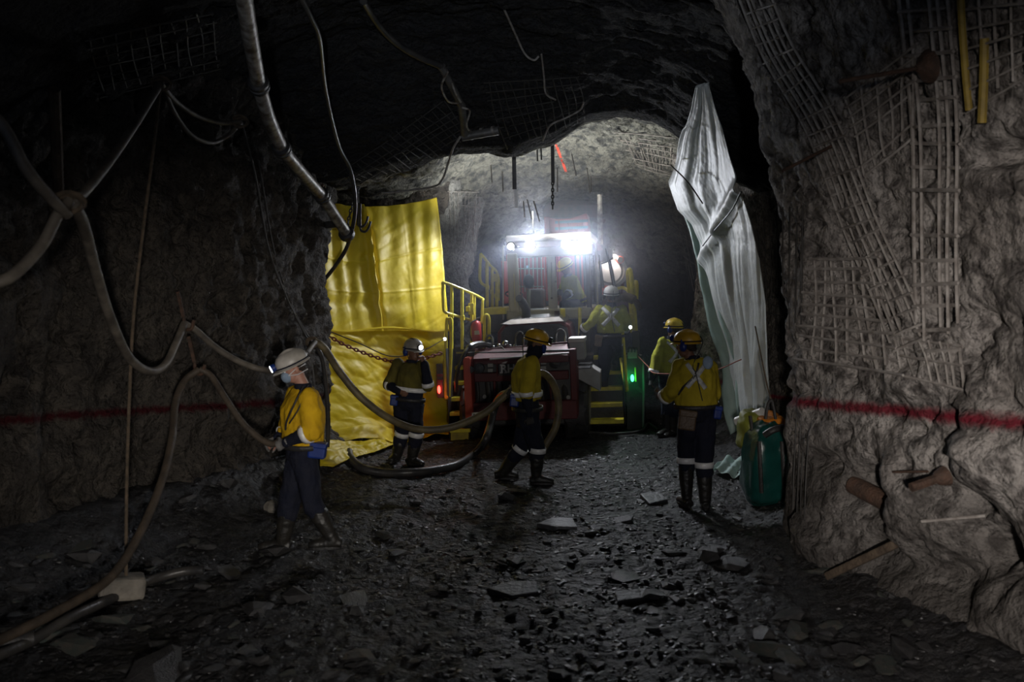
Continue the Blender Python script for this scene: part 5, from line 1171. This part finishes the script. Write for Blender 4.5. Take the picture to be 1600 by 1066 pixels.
wire_mesh('slanting strap of wire mesh curving from the roof down to the lower right wall mesh', strip([(1178, -10), (1215, 90), (1275, 170), (1312, 260), (1345, 360), (1385, 440), (1425, 540)], (46, 60)), 6, 24, .0105, M['wire'], .06, .8, 18)
wire_mesh('fan shaped sheet of wire mesh between the two mesh straps on the right wall', lambda u, v: bil([(1322, 150), (1430, 70), (1425, 215), (1352, 275)], u, v), 6, 9, .010, M['wire'], .07, 2, 9)
wire_mesh('buckled square wire mesh low on the right wall above the red line', lambda u, v: bil([(1262, 405), (1372, 402), (1405, 585), (1250, 560)], u, v), 9, 10, .011, M['wire'], .06, 3, 9)
wire_mesh('wide squared wire mesh at the top right corner beside the yellow strap', lambda u, v: bil([(1505, -20), (1605, -20), (1605, 120), (1512, 175)], u, v), 5, 7, .008, M['wire'], .06, 1.5, 9)
wire_mesh('short fringe of wire mesh under the buckled square mesh on the right wall', lambda u, v: bil([(1390, 525), (1500, 540), (1505, 610), (1420, 590)], u, v), 8, 3, .009, M['wire'], .05, 2, 7)
wire_mesh('dark wire mesh on the recessed wall behind the white sheet', lambda u, v: bil([(1180, 330), (1255, 320), (1250, 520), (1192, 500)], u, v), 8, 14, .007, M['wiredark'], .05, 1, 9)
wire_mesh('pale wire mesh under the lit roof between the brow peak and the hanging sheet', lambda u, v: bil([(962, 205), (1056, 216), (1046, 276), (998, 262)], u, v), 14, 9, .009, M['wire'], .06, 2, 8)
wire_mesh('dim wire mesh on the roof left of the brow, above the tarpaulin', lambda u, v: bil([(535, 268), (690, 160), (742, 212), (590, 300)], u, v), 17, 8, .008, M['wiredark'], .05, 3, 9)
wire_mesh('wire mesh on the dark roof brow at top centre', lambda u, v: bil([(760, 130), (905, 120), (915, 190), (790, 232)], u, v), 12, 8, .008, M['wiredark'], .05, 3, 9)
wire_mesh('wire mesh on the pale pillar edge right of the tarpaulin', lambda u, v: bil([(702, 300), (752, 300), (742, 400), (704, 380)], u, v), 9, 14, .008, M['wire'], .05, 1, 8)
wire_mesh('frayed wire mesh on the rock beside the lower edge of the hanging sheet', lambda u, v: bil([(1050, 340), (1082, 360), (1108, 470), (1082, 450)], u, v), 6, 10, .008, M['wire'], .06, 2.5, 7)
wire_mesh('dark wire mesh high on the left wall above the hose knot', lambda u, v: bil([(140, 60), (330, 20), (340, 110), (160, 150)], u, v), 10, 7, .008, M['wiredark'], .05, 2, 8)

# rock bolts, rods, pipes and timber on the right wall
def bolt(a, b, r, plate, lab):
    e = empty('rock_bolt', b, lab, 'rock bolt'); mb = MB(); mb.tube([a, b], r, 8); mb.build('rod', M['rust'], e)
    if plate:
        t = (a - b).normalized(); mb = MB(); mb.lathe([(.02, .07), (.045, .04), (plate, .0), (plate * 1.1, -.02)], b + t * .04, t, 16); mb.build('plate', M['rust'], e)
bw = S(1456, 103, .05); bolt(bw + Vector((-.62, -.1, -.12)), bw, .014, .10, 'long rusty rock bolt with round plate high on the right wall')
bw = S(1300, 228, .05); bolt(bw + Vector((-.45, -.25, -.22)), bw, .012, False, 'thin dark rock bolt rod jutting left from the upper right wall')
bw = S(1482, 742, .06); bolt(bw + Vector((-.26, -.05, -.07)), bw, .03, .06, 'stubby rusty bolt on the right wall under the red line')
mb = MB(); a = S(1332, 757, .04); b = a + Vector((.22, -.42, -.10)); mb.tube([a, b], [.07, .075], 14, cap=True); pp = mb.build('pipe_stub', M['rust']); tag(pp, 'rusty open pipe stub jutting from the hollow in the right wall', 'pipe')
mb = MB(); t = (b - a).normalized(); mb.tube([b + t * .002, b + t * .004], .06, 14); mb.build('pipe_mouth', M['black'], pp)
mb = MB(); a, b = S(1288, 800, .12), S(1408, 690, .1); mb.tube(smooth_pts([S(1275, 812, .1), S(1330, 780, .12), S(1380, 730, .1), S(1410, 690, .08)]), .035, 8)
mb = MB(); mb.bar(G(1292, 905) + Vector((0, 0, .02)), S(1400, 850, .04), .06, .06); tag(mb.build('timber', M['wood'], smooth=False, bevel=.015), 'old brown timber leaning at the foot of the right wall', 'timber')
mb = MB(); mb.tube(smooth_pts([S(1395, 738, .05), S(1420, 736, .06), S(1450, 737, .06)]), .008, 6); tag(mb.build('rod', M['rust']), 'thin rusty rod jutting beside the stubby bolt on the right wall', 'rod')
mb = MB(); mb.tube(smooth_pts([S(1440, 815, .05), S(1480, 812, .06), S(1540, 806, .06)]), .012, 6); tag(mb.build('rod', M['wire']), 'dusty grey rod lying along the low right wall', 'rod')
for k, pl_ in enumerate(('leftmost', 'second from left', 'middle', 'second from right', 'rightmost')):
    x = 1234 + 6 * k; q = smooth_pts([S(x + 5, 640 + 12 * k, .04), S(x, 690 + 14 * k, .06), S(x - 4 + 3 * (k % 3), 740 + 12 * k, .07), S(x - 1, 790 + 6 * k, .07)]); mb = MB(); mb.tube(q, .006, 5)
    tag(mb.build('loose_wire', M['wiredark']), pl_ + ' of five loose wires dangling at the near corner of the right wall', 'wire', 'loose wires at the right wall corner')
ys_ = empty('yellow_strap', S(1520, 170, .06), 'yellow strap hanging behind the wire mesh at the top right corner', 'strap')
for pts, r in (([(1500, -20), (1502, 40), (1506, 110), (1514, 172)], .022), ([(1538, 60), (1540, 110), (1536, 150), (1534, 192)], .026)):
    mb = MB(); mb.tube(smooth_pts([S(*p, .08) for p in pts]), r, 8); mb.build('strap_length', M['dstrap'], ys_)
# red spray mark on the lit roof
mb = MB(); A = []
for t in np.linspace(0, 1, 14): A.append([S(869 + 16 * t + dx, 226 + 44 * t, .015) for dx in (-2, 0, 2)])
mb.grid(np.array([[p[:] for p in r_] for r_ in A])); o = mb.build('trim_1', mat('red_spray_paint', (.55, .05, .02), .8)); tag(o, None, None, kind='structure')

# haze hanging in the lit end of the drive
m = bpy.data.materials.new('dust_haze'); m.use_nodes = True; nt = m.node_tree; nt.nodes.clear()
vo = nt.nodes.new('ShaderNodeVolumeScatter'); vo.inputs['Density'].default_value = .045; vo.inputs['Color'].default_value = (.8, .86, 1, 1); vo.inputs['Anisotropy'].default_value = .78
oo = nt.nodes.new('ShaderNodeOutputMaterial'); nt.links.new(vo.outputs[0], oo.inputs['Volume'])
mb = MB(); mb.box((-1.2, 12.6, .5), (4.2, 19.6, 4.9)); hz = mb.build('haze', m, smooth=False); tag(hz, 'thin bluish dust haze around the lit work lamps', 'haze', kind='stuff')
